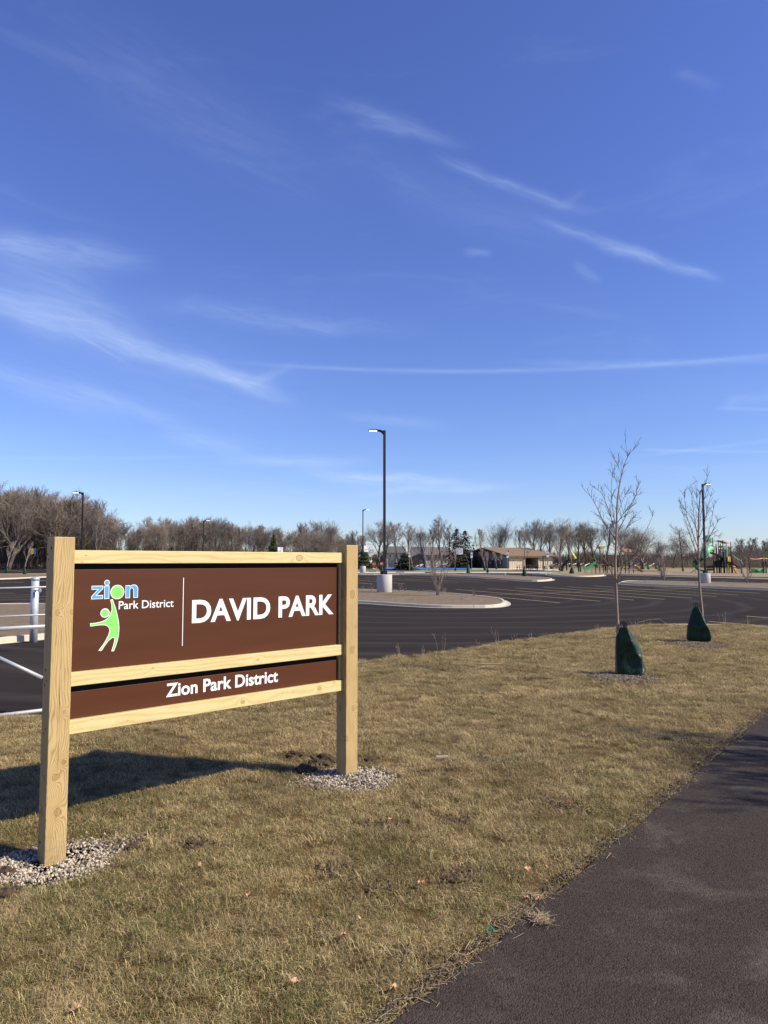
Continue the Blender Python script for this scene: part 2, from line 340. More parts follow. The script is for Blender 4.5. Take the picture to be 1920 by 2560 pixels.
# ---------------------------------------------------------------- mesh helper
ORG = {}
class MB:
    def __init__(s): s.v = []; s.f = []
    def quad(s, *p): i = len(s.v); s.v += [tuple(q) for q in p]; s.f.append(tuple(range(i, i+len(p))))
    def box(s, c, size, rz=0.0, M=None):
        sx, sy, sz = (k/2 for k in size); c = Vector(c); i = len(s.v)
        for dx, dy, dz in ((-1, -1, -1), (1, -1, -1), (1, 1, -1), (-1, 1, -1), (-1, -1, 1), (1, -1, 1), (1, 1, 1), (-1, 1, 1)):
            q = Vector((dx*sx, dy*sy, dz*sz)); q = (M @ q) if M else Vector((q.x*math.cos(rz)-q.y*math.sin(rz), q.x*math.sin(rz)+q.y*math.cos(rz), q.z))
            s.v.append(tuple(c+q))
        s.f += [tuple(i+k for k in f) for f in ((0, 3, 2, 1), (4, 5, 6, 7), (0, 1, 5, 4), (1, 2, 6, 5), (2, 3, 7, 6), (3, 0, 4, 7))]
    def cyl(s, a, b, r1, r2=None, n=8, cap=True):
        a = Vector(a); b = Vector(b); r2 = r1 if r2 is None else r2
        d = (b-a); 
        if d.length < 1e-6: return
        d.normalize(); u = d.orthogonal().normalized(); w_ = d.cross(u); i = len(s.v)
        for k in range(n):
            o = u*math.cos(2*PI*k/n)+w_*math.sin(2*PI*k/n); s.v.append(tuple(a+o*r1)); s.v.append(tuple(b+o*r2))
        for k in range(n):
            j = (k+1) % n; s.f.append((i+2*k, i+2*j, i+2*j+1, i+2*k+1))
        if cap:
            s.f.append(tuple(i+2*k for k in reversed(range(n)))); s.f.append(tuple(i+2*k+1 for k in range(n)))
    def tube(s, pts, r, n=6):
        pts = [Vector(p) for p in pts]; m = len(pts)
        rr = r if isinstance(r, (list, tuple)) else [r]*m
        i = len(s.v); d = (pts[1]-pts[0]).normalized(); u = d.orthogonal().normalized()
        for k in range(m):
            dd = (pts[min(k+1, m-1)]-pts[max(k-1, 0)]).normalized()
            u = (u-dd*u.dot(dd)).normalized(); w_ = dd.cross(u)
            for j in range(n):
                o = u*math.cos(2*PI*j/n)+w_*math.sin(2*PI*j/n); s.v.append(tuple(pts[k]+o*rr[k]))
        for k in range(m-1):
            for j in range(n):
                q = (j+1) % n; s.f.append((i+k*n+j, i+k*n+q, i+(k+1)*n+q, i+(k+1)*n+j))
        s.f.append(tuple(i+j for j in reversed(range(n)))); s.f.append(tuple(i+(m-1)*n+j for j in range(n)))
    def loft(s, rings, cap=True):
        i = len(s.v); n = len(rings[0])
        for r_ in rings: s.v += [tuple(p) for p in r_]
        for k in range(len(rings)-1):
            for j in range(n):
                q = (j+1) % n; s.f.append((i+k*n+j, i+k*n+q, i+(k+1)*n+q, i+(k+1)*n+j))
        if cap:
            s.f.append(tuple(i+j for j in reversed(range(n)))); s.f.append(tuple(i+(len(rings)-1)*n+j for j in range(n)))
    def prism(s, poly, ext):
        """polygon (3-D points, planar) extruded along ext"""
        ext = Vector(ext); n = len(poly); i = len(s.v)
        s.v += [tuple(Vector(p)) for p in poly]+[tuple(Vector(p)+ext) for p in poly]
        s.f.append(tuple(range(i, i+n))); s.f.append(tuple(reversed(range(i+n, i+2*n))))
        for k in range(n):
            j = (k+1) % n; s.f.append((i+j, i+k, i+n+k, i+n+j))
    def blob(s, c, r, seed=0, sub=1, squash=(1, 1, 1), amp=.25):
        bm = bmesh.new(); bmesh.ops.create_icosphere(bm, subdivisions=sub, radius=1)
        i = len(s.v); c = Vector(c)
        for v in bm.verts:
            k = 1+amp*noise.noise(v.co*1.7+Vector((seed*3.1, seed, 0)))*2
            s.v.append(tuple(c+Vector((v.co.x*squash[0], v.co.y*squash[1], v.co.z*squash[2]))*r*k))
        for f in bm.faces: s.f.append(tuple(i+v.index for v in f.verts))
        bm.free()
    def build(s, name, mat, parent=None, smooth=False):
        o3 = ORG.get(parent.name, Vector((0, 0, 0))) if parent else Vector((0, 0, 0))
        me = bpy.data.meshes.new(name)
        me.from_pydata([(a-o3.x, b-o3.y, c-o3.z) for a, b, c in s.v], [], s.f); me.materials.append(mat)
        if smooth: me.polygons.foreach_set('use_smooth', [True]*len(me.polygons))
        me.update()
        o = bpy.data.objects.new(name, me); COL.objects.link(o)
        if parent: o.parent = parent
        ORG[o.name] = o3
        return o
def tag(o, label=None, cat=None, group=None, kind=None):
    if label: o['label'] = label
    if cat: o['category'] = cat
    if group: o['group'] = group
    if kind: o['kind'] = kind
    return o
def empty(name, loc, label=None, cat=None, group=None, kind=None, local=False):
    o = bpy.data.objects.new(name, None); COL.objects.link(o); o.location = loc; o.empty_display_size = .2
    ORG[o.name] = Vector((0, 0, 0)) if local else Vector(loc)
    return tag(o, label, cat, group, kind)
def bevel(o, wdt=.004, seg=1):
    md = o.modifiers.new('bevel', 'BEVEL'); md.width = wdt; md.segments = seg; md.limit_method = 'ANGLE'
    return o
def copy_tree(root, loc, rz=0, sc=1.0, label=None, group=None):
    c = root.copy(); COL.objects.link(c); c.location = loc; c.rotation_euler = (0, 0, rz)
    c.scale = sc if isinstance(sc, (tuple, Vector)) else (sc, sc, sc)
    if label: c['label'] = label
    if group: c['group'] = group
    for ch in root.children:
        d = ch.copy(); COL.objects.link(d); d.parent = c
        for g in ch.children:
            e = g.copy(); COL.objects.link(e); e.parent = d
    return c

# ---------------------------------------------------------------- ground sheets
def sheet(name, poly, dz, mat, parent=None, kind='structure'):
    """flat polygon (world xy) draped over the terrain"""
    bm = bmesh.new()
    vs = [bm.verts.new((p[0], p[1], 0)) for p in poly]
    tri = tessellate_polygon([[Vector((p[0], p[1], 0)) for p in poly]])
    for t_ in tri:
        try: bm.faces.new([vs[i] for i in t_])
        except ValueError: pass
    for yb, _ in BP[1:-1]:
        bmesh.ops.bisect_plane(bm, geom=bm.verts[:]+bm.edges[:]+bm.faces[:], plane_co=(0, yb, 0), plane_no=(0, 1, 0))
    for v in bm.verts: v.co.z = T(v.co.y)+dz
    bmesh.ops.recalc_face_normals(bm, faces=bm.faces[:])
    for f in bm.faces:
        if f.normal.z < 0: f.normal_flip()
    me = bpy.data.meshes.new(name); bm.to_mesh(me); bm.free(); me.materials.append(mat)
    o = bpy.data.objects.new(name, me); COL.objects.link(o)
    if parent:
        o.parent = parent; o.location = -ORG[parent.name]
    elif kind: o['kind'] = kind
    return o
def gp(lst): return [G(*p) for p in lst]
def smooth_closed(pts, n=4):
    out = []; N = len(pts)
    for i in range(N):
        p0, p1, p2, p3 = (Vector(pts[(i+k-1) % N]) for k in range(4))
        for k in range(n):
            t = k/n; out.append(.5*((2*p1)+(-p0+p2)*t+(2*p0-5*p1+4*p2-p3)*t*t+(-p0+3*p1-3*p2+p3)*t**3))
    return out
def smooth_open(pts, n=5):
    pts = [Vector(p) for p in pts]; ext = [pts[0]*2-pts[1]]+pts+[pts[-1]*2-pts[-2]]; out = []
    for i in range(1, len(ext)-2):
        p0, p1, p2, p3 = ext[i-1:i+3]
        for k in range(n):
            t = k/n; out.append(.5*((2*p1)+(-p0+p2)*t+(2*p0-5*p1+4*p2-p3)*t*t+(-p0+3*p1-3*p2+p3)*t**3))
    return out+[pts[-1]]
def offset_poly(pts, d):
    """inward offset for counter-clockwise polygon (xy)"""
    N = len(pts); area = sum(pts[i][0]*pts[(i+1) % N][1]-pts[(i+1) % N][0]*pts[i][1] for i in range(N))
    sg = 1 if area > 0 else -1; out = []
    for i in range(N):
        a = Vector(pts[i-1][:2]); b = Vector(pts[i][:2]); c = Vector(pts[(i+1) % N][:2])
        e1 = (b-a).normalized(); e2 = (c-b).normalized()
        n1 = Vector((-e1.y, e1.x))*sg; n2 = Vector((-e2.y, e2.x))*sg
        n = (n1+n2); n = n.normalized() if n.length > 1e-6 else n1
        k = d/max(.45, n.dot(n1)); q = b+n*k; out.append(Vector((q.x, q.y, 0)))
    return out
def resample(pts, step, closed=True):
    P = [Vector((p[0], p[1], 0)) for p in pts]
    if closed: P = P+[P[0]]
    out = [P[0]]; acc = 0
    for a, b in zip(P, P[1:]):
        L = (b-a).length; 
        if L < 1e-6: continue
        d = step-acc
        while d <= L: out.append(a+(b-a)*(d/L)); d += step
        acc = L-(d-step)
    return out
def kerb_run(root, pts, wdt, hgt, seg, closed=True, mat=None):
    """concrete kerb cast in lengths with open joints; each length is a part"""
    P = resample(pts, .45, closed)
    N = len(P); per = max(2, int(seg/.45))
    def nrm(i):
        a = P[i-1] if (i > 0 or closed) else P[i]; b = P[(i+1) % N] if (i < N-1 or closed) else P[i]
        d = (b-a).normalized(); return Vector((-d.y, d.x, 0))
    last = N if closed else N-1
    i = 0
    while i < last:
        j = min(i+per, last); mb = MB(); rings = []
        for k in range(i, j+1):
            p = P[k % N]; n = nrm(k % N)
            if k == i or k == j:
                q = P[(k+1) % N] if k == i else P[(k-1) % N]
                p = p+(q-p).normalized()*.012
            z = T(p.y); a = p-n*(wdt/2); b = p+n*(wdt/2)
            rings.append([(a.x, a.y, z-.05), (a.x+n.x*.01, a.y+n.y*.01, z+hgt-.02), (a.x+n.x*.03, a.y+n.y*.03, z+hgt), (b.x-n.x*.03, b.y-n.y*.03, z+hgt), (b.x-n.x*.01, b.y-n.y*.01, z+hgt-.02), (b.x, b.y, z-.05)])
        mb.loft(rings); mb.build('kerb_segment', mat or M_kerb, root)
        i = j

# base terrain to the horizon
sheet('ground', [(-2500, -60), (2500, -60), (2500, 3500), (-2500, 3500)], -.09, M_field)
# near lawn, lot edge and path edge curves
EDGE_PX = [(-700, 1925), (-300, 1850), (0, 1796), (105, 1785), (400, 1737), (650, 1697), (896, 1655), (1040, 1641), (1140, 1629), (1215, 1614), (1331, 1597), (1430, 1585), (1504, 1574), (1580, 1565), (1643, 1561), (1720, 1560), (1782, 1561), (1920, 1566), (2100, 1572), (2500, 1585)]
edge = smooth_open([Vector((p.x, p.y, 0)) for p in gp(EDGE_PX)], 4)
PATH_PX = [(1009, 2560), (1134, 2454), (1255, 2362), (1307, 2316), (1359, 2269), (1458, 2190), (1539, 2119), (1625, 2049), (1712, 1974), (1816, 1880), (1886, 1818), (1920, 1790)]
pe = [Vector((p.x, p.y, 0)) for p in gp(PATH_PX)]
d0 = (pe[0]-pe[2]).normalized(); d1 = (pe[-1]-pe[-3]).normalized()
pe = [pe[0]+d0*4, pe[0]+d0*1.5]+pe+[pe[-1]+d1*1.5+Vector((.4, 0, 0)), pe[-1]+d1*4+Vector((1.8, 0, 0)), pe[-1]+d1*7+Vector((5, 0, 0)), pe[-1]+d1*9+Vector((14, 0, 0))]
pe_s = smooth_open(pe, 5)
rag = [p+Vector((.05*noise.noise(Vector((p.y*2.3, 1, 0)))+.02*noise.noise(Vector((p.y*9, 5, 0))), 0, 0)) for p in resample(pe_s, .12, False)]
def right_of_path(p):  # path's far edge
    out = []
    for i, q in enumerate(p):
        a = p[max(0, i-3)]; b = p[min(len(p)-1, i+3)]; d = (b-a).normalized(); out.append(q+Vector((d.y, -d.x, 0))*2.9)
    return out
rag2 = right_of_path(rag)
path_poly = rag+list(reversed(rag2))
# path: slab mesh
mb = MB()
for i in range(len(rag)-1):
    a, b, c, d = rag[i], rag[i+1], rag2[i+1], rag2[i]
    mb.quad((a.x, a.y, .035), (d.x, d.y, .035), (c.x, c.y, .035), (b.x, b.y, .035))
    mb.quad((a.x, a.y, .035), (b.x, b.y, .035), (b.x-.03, b.y+.02, -.03), (a.x-.03, a.y+.02, -.03))
    mb.quad((d.x, d.y, .035), (d.x+.03, d.y, -.03), (c.x+.03, c.y, -.03), (c.x, c.y, .035))
po = mb.build('path', M_path); tag(po, kind='structure')

eX = np.array([p.x for p in edge]); eY = np.array([p.y for p in edge]); o_ = np.argsort(eX)
def lot_y(x): return np.interp(x, eX[o_], eY[o_])
ragY = np.array([p.y for p in rag]); ragX = np.array([p.x for p in rag]); oo = np.argsort(ragY)
def path_x(y): return np.interp(y, ragY[oo], ragX[oo])
def zl(x, y):
    return -.055*math.exp(-((x+2.10)**2+(y-4.95)**2)/.30)-.012*math.exp(-((x+.25)**2+(y-6.75)**2)/.25)+.022*noise.noise(Vector((x*1.1, y*1.1, 0)))+.024*noise.noise(Vector((x*4.5, y*4.5, 3)))+.012*noise.noise(Vector((x*11, y*11, 3)))+.004
# lawn sheet (slightly bumpy grid)
mb = MB(); st_ = .11
xs = np.arange(-16, 26, st_); ys = np.arange(-3, 24, st_); idx = {}
def lawn_ok(x, y): return y < lot_y(x)+.15
for iy in range(len(ys)-1):
    for ix in range(len(xs)-1):
        cx, cy = xs[ix]+st_/2, ys[iy]+st_/2
        if not lawn_ok(cx, cy): continue
        q = []
        for (a, b) in ((ix, iy), (ix+1, iy), (ix+1, iy+1), (ix, iy+1)):
            if (a, b) not in idx:
                idx[(a, b)] = len(mb.v); x_, y_ = xs[a], ys[b]
                onp = path_x(y_)-.05 < x_
                mb.v.append((x_, y_, (zl(x_, y_) if not onp else -.012)))
            q.append(idx[(a, b)])
        mb.f.append(tuple(q))
tag(mb.build('lawn', M_lawn, smooth=True), kind='structure')

# parking lot
far_lot = gp([(2500, 1468), (1920, 1449), (1507, 1437.5), (1400, 1434), (1100, 1434), (800, 1432), (400, 1424), (113, 1420), (-300, 1420)])
lot_poly = [(p.x, p.y) for p in edge]+[(p.x, p.y) for p in far_lot]
sheet('parking_lot', lot_poly, .004, M_asph)
kr = empty('lawn_kerb', (0, 0, 0), kind='structure')
kerb_run(kr, [p-Vector((0, .05, 0)) for p in edge[6:]], .15, .006, 3.0, closed=False)
kerb_run(kr, [p+Vector((0, .07, 0)) for p in edge[:7]], .16, .03, 3.0, closed=False)
kr2 = empty('field_kerb', (0, 0, 0), kind='structure')
kerb_run(kr2, [Vector((p.x, p.y, 0)) for p in far_lot[:4]], .50, .07, 4.0, closed=False)
kerb_run(kr2, [Vector((p.x, p.y, 0)) for p in far_lot[4:]], .50, .06, 4.0, closed=False)

def island(px_pts, name='parking_island', gutter=True, ko=(.22, .12), mat=None, seg=3.0, smooth=4):
    pts = smooth_closed([Vector((p.x, p.y, 0)) for p in gp(px_pts)], smooth)
    r_ = empty(name, (0, 0, 0), kind='structure')
    if gutter: sheet('gutter', offset_poly(pts, -ko[0]), .010, M_kerb, r_)
    kerb_run(r_, offset_poly(pts, .09), .18, ko[1], seg)
    inn = offset_poly(pts, .17)
    o = sheet('mulch_bed', inn, ko[1]-.03, mat or M_mulch, r_)
    return pts
# near island with the tall lamp
isl1 = island([(300, 1490), (500, 1494), (700, 1500), (896, 1508), (990, 1514), (1081, 1519), (1180, 1520), (1235, 1519), (1262, 1514), (1262, 1506), (1240, 1499), (1156, 1490), (1018, 1481), (896, 1476), (700, 1468), (500, 1462), (350, 1462), (300, 1475)])
# grass and mulch verge beyond the driveway, far left
isl2 = island([(-700, 1680), (-300, 1640), (0, 1610), (113, 1599), (230, 1588), (300, 1572), (310, 1550), (240, 1528), (113, 1517), (0, 1517), (-300, 1519), (-700, 1530)], mat=M_mulch, ko=(.12, .15))
# island far left with two bagged trees
isl3 = island([(-400, 1459), (0, 1449), (113, 1444), (300, 1439), (320, 1436), (280, 1434), (113, 1436), (0, 1437), (-400, 1440)], ko=(.25, .14))
# island with bagged tree in front of the pavilion
isl4 = island([(760, 1436), (900, 1437.5), (1030, 1438), (1156, 1442), (1250, 1448), (1319, 1453.5), (1357, 1453.5), (1380, 1450.5), (1369, 1447), (1320, 1443), (1250, 1439.5), (1150, 1437), (1030, 1435.5), (900, 1434.5), (760, 1434)], ko=(.3, .15), seg=4.5)
# island with lamp and shrubs at right
isl5 = island([(1551, 1458.5), (1575, 1462), (1640, 1465), (1760, 1469.5), (1920, 1475.5), (2200, 1487), (2500, 1495), (2500, 1482), (2200, 1472), (1920, 1462.5), (1760, 1458), (1640, 1455.5), (1575, 1455)], ko=(.3, .15), seg=4.5)
# thick white kerb nose with bagged tree
isl6 = island([(1370, 1438), (1400, 1441.5), (1450, 1442.5), (1495, 1441.5), (1510, 1438.5), (1480, 1435.5), (1400, 1434.5), (1350, 1435.5)], ko=(.3, .16), mat=M_field, seg=4.5)
# pavements and court beyond the lot
def strip(name, px, mat, dz=.0): return sheet(name, [(p.x, p.y) for p in gp(px)], dz, mat)
strip('front_pavement', [(700, 1431.5), (1180, 1431.8), (1380, 1433), (1380, 1431.2), (1180, 1430), (700, 1429.6)], M_walk, -.012)
M_court = plain('blue_court', (.035, .15, .42), .6, var=.05, bump=0); M_court2 = plain('green_court', (.25, .38, .25), .6, var=.08, bump=0)
strip('basketball_court', [(955, 1422.6), (1176, 1423.2), (1174, 1419.8), (960, 1419.2)], M_court, -.010)
strip('court_border', [(1180, 1424.5), (1350, 1425), (1330, 1421.5), (1178, 1419.5)], M_court2, -.010)
strip('court_pavement', [(880, 1422), (940, 1423), (950, 1418), (885, 1417.5)], M_walk, -.008)
strip('pavilion_pavement', [(1200, 1421.5), (1470, 1429.6), (1480, 1427.6), (1300, 1421), (1205, 1419.6)], M_walk, -.006)
strip('play_surface', [(1400, 1433.2), (1500, 1434.3), (1700, 1438.5), (1930, 1443), (2200, 1450), (2200, 1427), (1930, 1424), (1700, 1422.5), (1520, 1422.5), (1400, 1424)], M_chipbed, -.006)

# stall lines
def line(name, p0, p1, wdt=.12, mat=None, dz=.009):
    a, b = G(*p0), G(*p1); d = (b-a).normalized(); n = Vector((-d.y, d.x, 0))*wdt/2
    mb = MB(); k = 1
    ts = [0]+sorted(t for t in [((yb-a.y)/(b.y-a.y)) for yb, _ in BP[1:-1]] if 0 < t < 1)+[1] if abs(b.y-a.y) > 1e-6 else [0, 1]
    for t0, t1 in zip(ts, ts[1:]):
        q0 = a.lerp(b, t0); q1 = a.lerp(b, t1)
        mb.quad(*[(v.x, v.y, T(v.y)+dz) for v in (q0-n, q1-n, q1+n, q0+n)])
    return tag(mb.build(name, mat or M_yellow), kind='structure')
def L1(x, y): return (880+x/3.19, 1410+y/3.19)
def L2(x, y): return (1400+x/3.19, 1410+y/3.19)
for a, b in ((L1(558, 208), L1(1659, 311)), (L1(828, 203), L2(320, 298)), (L1(1080, 196), L2(590, 289)), (L1(1308, 191), L2(835, 283)), (L1(1525, 186), L2(1052, 273)),
             (L2(65, 182), L2(1250, 260)), (L2(270, 175), L2(1425, 249)), (L2(470, 165), L2(1590, 235))):
    line('stall_line', a, b)
line('centre_line', L1(650, 262), L2(1040, 195), .12)
for a, b in ((L1(48, 150), L1(172, 162)), (L1(48, 130), L1(420, 157)), (L1(48, 118), L1(860, 148)), (L1(100, 108), L1(1050, 145)), (L1(465, 102), L1(1240, 139)), (L1(640, 98), L1(1410, 132)),
             (L2(270, 110), L2(730, 112)), (L2(490, 120), L2(720, 113)), (L2(725, 130), L2(1000, 122)), (L2(1160, 138), L2(1450, 135)), (L2(1500, 158), L2(1659, 150)), (L2(700, 180), L2(860, 186))):
    line('stall_line', a, b, .14)
line('stall_line', L2(1185, 460), L2(1659, 497), .11); line('stall_line', L2(1485, 417), L2(1659, 431), .11)
for y0, y1, x0, x1 in ((429, 431, -60, 190), (456, 447, -60, 395), (484, 470, -60, 700), (519, 505, -60, 700), (562, 540, -60, 700)):
    line('stall_line', (x0/5.146, 1400+y0/5.146), (x1/5.146, 1400+y1/5.146), .12)
line('stall_line', (-30, 1457), (60, 1456), .2, M_whitep); line('stall_line', (95, 1451), (200, 1455), .2, M_whitep)
line('stall_line', (20, 1426), (75, 1430), .2); line('stall_line', (98, 1422), (150, 1426), .2)

# ---------------------------------------------------------------- the park sign
SA = .8154; SX, SY = -2.2289, 4.847
W_, LS, REC = .14, 2.5888, .0448
sgn = empty('park_sign', (SX, SY, 0), 'brown park name sign with white lettering in a two post pine frame', 'sign', local=True)
sgn.rotation_euler = (0, 0, PI/2-SA)
uS = Vector((math.sin(SA), math.cos(SA), 0)); nS = Vector((-math.cos(SA), math.sin(SA), 0)); oS = Vector((SX, SY, 0))
def Sp(px, py, t):
    """photo pixel -> (along, height) on the sign plane t behind the post fronts"""
    d = ray(px, py); c = Vector((0, 0, CAM_H)); k = (oS+nS*t-c).dot(nS)/d.dot(nS); p = c+d*k
    return (p-oS).dot(uS), p.z
def sbox(name, s0, s1, t0, t1, z0, z1, mat, bv=.004):
    mb = MB(); mb.box(((s0+s1)/2, (t0+t1)/2, (z0+z1)/2), (s1-s0, t1-t0, z1-z0)); o = mb.build(name, mat, sgn)
    return bevel(o, bv, 2) if bv else o
zT = CAM_H+.1626; zTR = CAM_H+.1455
sbox('post', 0, W_, 0, W_, -.35, zT, M_postL, .006)
sbox('post', LS, LS+W_, 0, W_, -.35, zTR, M_postR, .006)
HR = .094
# rails are separate meshes whose local z runs along the timber so that the grain follows it
def rail(zt, kn, seed):
    m = mat_wood('rail_timber', (0.608, 0.5, 0.248), (0.496, 0.376, 0.144), seed, kn, False, 24)
    mb = MB(); L = LS-W_; mb.box((0, 0, 0), (HR, .085, L)); o = mb.build('rail', m, sgn)
    o.rotation_euler = (0, PI/2, 0); o.location = (W_+L/2, REC+.0425, zt-HR/2); return bevel(o, .004, 2)
L_ = LS-W_
ZR, Z2, Z3 = CAM_H+.074, CAM_H-.7679, CAM_H-1.0911
rail(ZR, ((-.04, .72, .024),), 2.0); rail(Z2, ((-.035, .30, .010), (-.06, -.62, .007)), 6.0); rail(Z3, ((-.05, .95, .016), (-.035, .16, .014), (-.08, 1.12, .008)), 11.0)
PT = REC+.042
sR = Sp(844.6, 1500, PT)[0]; zA = (Sp(188, 1422.5, PT)[1]+Sp(844, 1419.6, PT)[1])/2; zB = (Sp(182, 1730.6, PT)[1]+Sp(844, 1649, PT)[1])/2
sbox('name_panel', W_-.002, sR, PT, PT+.012, Z2-.01, zA, M_panel, .001)
sbox('gap_shade_sheet', W_+.001, LS-.002, REC+.086, REC+.094, Z3-.05, ZR-.04, M_hole, 0)  # near-black sheet added behind the panels to deepen the shade in their gaps
sbox('district_panel', W_-.002, sR, PT, PT+.012, Z3-.01, zB, M_panel, .001)
sbox('backing_batten', LS-.016, LS-.001, REC+.035, REC+.078, Z3+.001, ZR-HR-.001, M_sawn, .002)
def textmesh(body, s0, s1, z0, z1, off, mat, name, tt):
    c = bpy.data.curves.new(name, 'FONT'); c.body = body; c.size = 1; c.offset = off; c.resolution_u = 4; c.space_character = 1.0
    tmp = bpy.data.objects.new('tmp', c); COL.objects.link(tmp)
    dg = bpy.context.evaluated_depsgraph_get(); me = bpy.data.meshes.new_from_object(tmp.evaluated_get(dg)); bpy.data.objects.remove(tmp)
    co = np.array([v.co for v in me.vertices]); a = co.min(0); b = co.max(0)
    bm = bmesh.new(); bm.from_mesh(me)
    # baseline: use caps only (descender-free strings)
    for v in bm.verts:
        v.co = Vector((s0+(v.co.x-a[0])/(b[0]-a[0])*(s1-s0), tt, z0+(v.co.y-a[1])/(b[1]-a[1])*(z1-z0)))
    ext = bmesh.ops.extrude_face_region(bm, geom=bm.faces[:])
    for v in [g for g in ext['geom'] if isinstance(g, bmesh.types.BMVert)]: v.co.y += .0005
    bmesh.ops.recalc_face_normals(bm, faces=bm.faces[:])
    me2 = bpy.data.meshes.new(name); bm.to_mesh(me2); bm.free(); me2.materials.append(mat); me2.polygons.foreach_set('use_smooth', [False]*len(me2.polygons))
    o = bpy.data.objects.new(name, me2); COL.objects.link(o); o.parent = sgn; return o
TL = PT-.0012
def z7(x, y): return Sp(180+x/2.304, 1340+y/2.304, TL)
def z1_(x, y): return Sp(200+x/5.925, 1420+y/5.925, TL)
a0, b0 = z7(690, 502), z7(690, 368); a1, b1 = z7(1506, 452), z7(1506, 336)
textmesh('DAVID PARK', a0[0], a1[0], (a0[1]+a1[1])/2, (b0[1]+b1[1])/2, .026, M_white, 'lettering', TL)
a0, b0 = z7(541, 931), z7(541, 856); a1, b1 = z7(1186, 840), z7(1186, 782)
zb_ = (a0[1]+a1[1])/2
textmesh('Zion Park District', a0[0], a1[0], zb_, zb_+(b0[1]-a0[1])*1.05, .024, M_white, 'lettering', TL)
a0, b0 = z1_(572, 612), z1_(572, 495); a1, b1 = z1_(1386, 578), z1_(1386, 480)
zb_ = (a0[1]+a1[1])/2
textmesh('Park District', a0[0], a1[0], zb_, zb_+(b0[1]-a0[1])*1.04, .008, M_white, 'lettering', TL)
a0 = z7(643, 240); a1 = z7(643, 632)
sbox('divider_line', a0[0]-.0028, a0[0]+.0028, TL, TL+.001, a1[1], a0[1], M_white, 0)
def plate(name, pts, t, mat, thick=.0005):
    """flat vinyl shape on the panel; pts in (along, height)"""
    mb = MB(); n = len(pts); mb.v = [(p[0], t, p[1]) for p in pts]+[(p[0], t+thick, p[1]) for p in pts]
    for tr in tessellate_polygon([[Vector((p[0], p[1], 0)) for p in pts]]): mb.f.append(tuple(tr))
    for k in range(n): j = (k+1) % n; mb.f.append((k, j, n+j, n+k))
    return mb.build(name, mat, sgn)
def zz(pts): return [z1_(*p) for p in pts]
def circ(cx, cy, rad, n=40):
    c = z1_(cx, cy); e = z1_(cx, cy-rad); rr = e[1]-c[1]; return [(c[0]+rr*math.cos(2*PI*k/n), c[1]+rr*math.sin(2*PI*k/n)) for k in range(n)]
def outlined(name, pts, colour, inset=.0095):
    plate(name+'_outline', pts, TL+.0001, M_white); plate(name, [(q.x, q.y) for q in offset_poly(pts, inset)], TL-.0006, colour)
def rnd(pts, n=5): return [(q.x, q.y) for q in smooth_closed([Vector((p[0], p[1], 0)) for p in pts], n)]
outlined('logo_letter', zz([(172, 265), (345, 261), (345, 305), (248, 404), (341, 400), (339, 457), (165, 465), (167, 423), (262, 320), (172, 323)]), M_blue, .0045)
outlined('logo_letter', zz([(361, 262), (437, 258), (433, 455), (357, 460)]), M_blue, .0045)
outlined('logo_dot', circ(400, 217, 41), M_blue, .0045)
nn = [(675, 258), (738, 254), (742, 266), (775, 248), (815, 244), (845, 262), (862, 300), (858, 438), (790, 442), (790, 330), (783, 306), (766, 298), (748, 308), (742, 332), (740, 445), (672, 448)]
outlined('logo_letter', zz(nn), M_blue, .0045)
outlined('logo_ball', circ(554, 356, 106), M_green, .006)
outlined('logo_head', circ(371, 667, 69), M_green, .006)
body = [(447, 472), (485, 459), (500, 505), (530, 590), (555, 690), (575, 790), (583, 880), (578, 980), (560, 1070), (535, 1150), (502, 1232), (463, 1234), (490, 1150), (505, 1090), (511, 1045), (497, 1029), (465, 1043), (420, 1085), (370, 1150), (322, 1225), (271, 1228), (300, 1185), (340, 1135), (385, 1060), (420, 990), (437, 930), (430, 890), (405, 862), (360, 847), (290, 848), (153, 866), (150, 818), (230, 812), (310, 795), (370, 770), (415, 735), (445, 690), (468, 620), (465, 540)]
outlined('logo_figure', zz(body), M_green, .005)
# screw holes and end stamp on the shaded side of the near post
def hole(px, py, rad, name='screw_hole', t=None):
    d = ray(px, py); c = Vector((0, 0, CAM_H)); k = (oS-c).dot(uS)/d.dot(uS); p = c+d*k
    tt, z = (p-oS).dot(nS), p.z
    mb = MB(); n = 10; mb.v = [(-.0012, tt+rad*math.cos(2*PI*i/n), z+rad*1.1*math.sin(2*PI*i/n)) for i in range(n)]+[(.004, tt+rad*math.cos(2*PI*i/n), z+rad*1.1*math.sin(2*PI*i/n)) for i in range(n)]
    mb.f = [tuple(range(n))]+[(i, (i+1) % n, n+(i+1) % n, n+i) for i in range(n)]; mb.build(name, M_hole, sgn)
for x, y in ((275/2.304, 105/2.304), (279/2.304, 136/2.304), (270/2.304, 832/2.304), (257/2.304, 860/2.304), (263/2.304, 1113/2.304), (249/2.304, 1140/2.304)):
    hole(x, 1340+y, .0065)
hole(264/2.304, 1340+772/2.304, .009, 'knot_hole'); hole(298/2.304, 1340+68/2.304, .010, 'knot_hole'); hole(230/2.304, 1340+1765/2.304, .009, 'knot_hole')

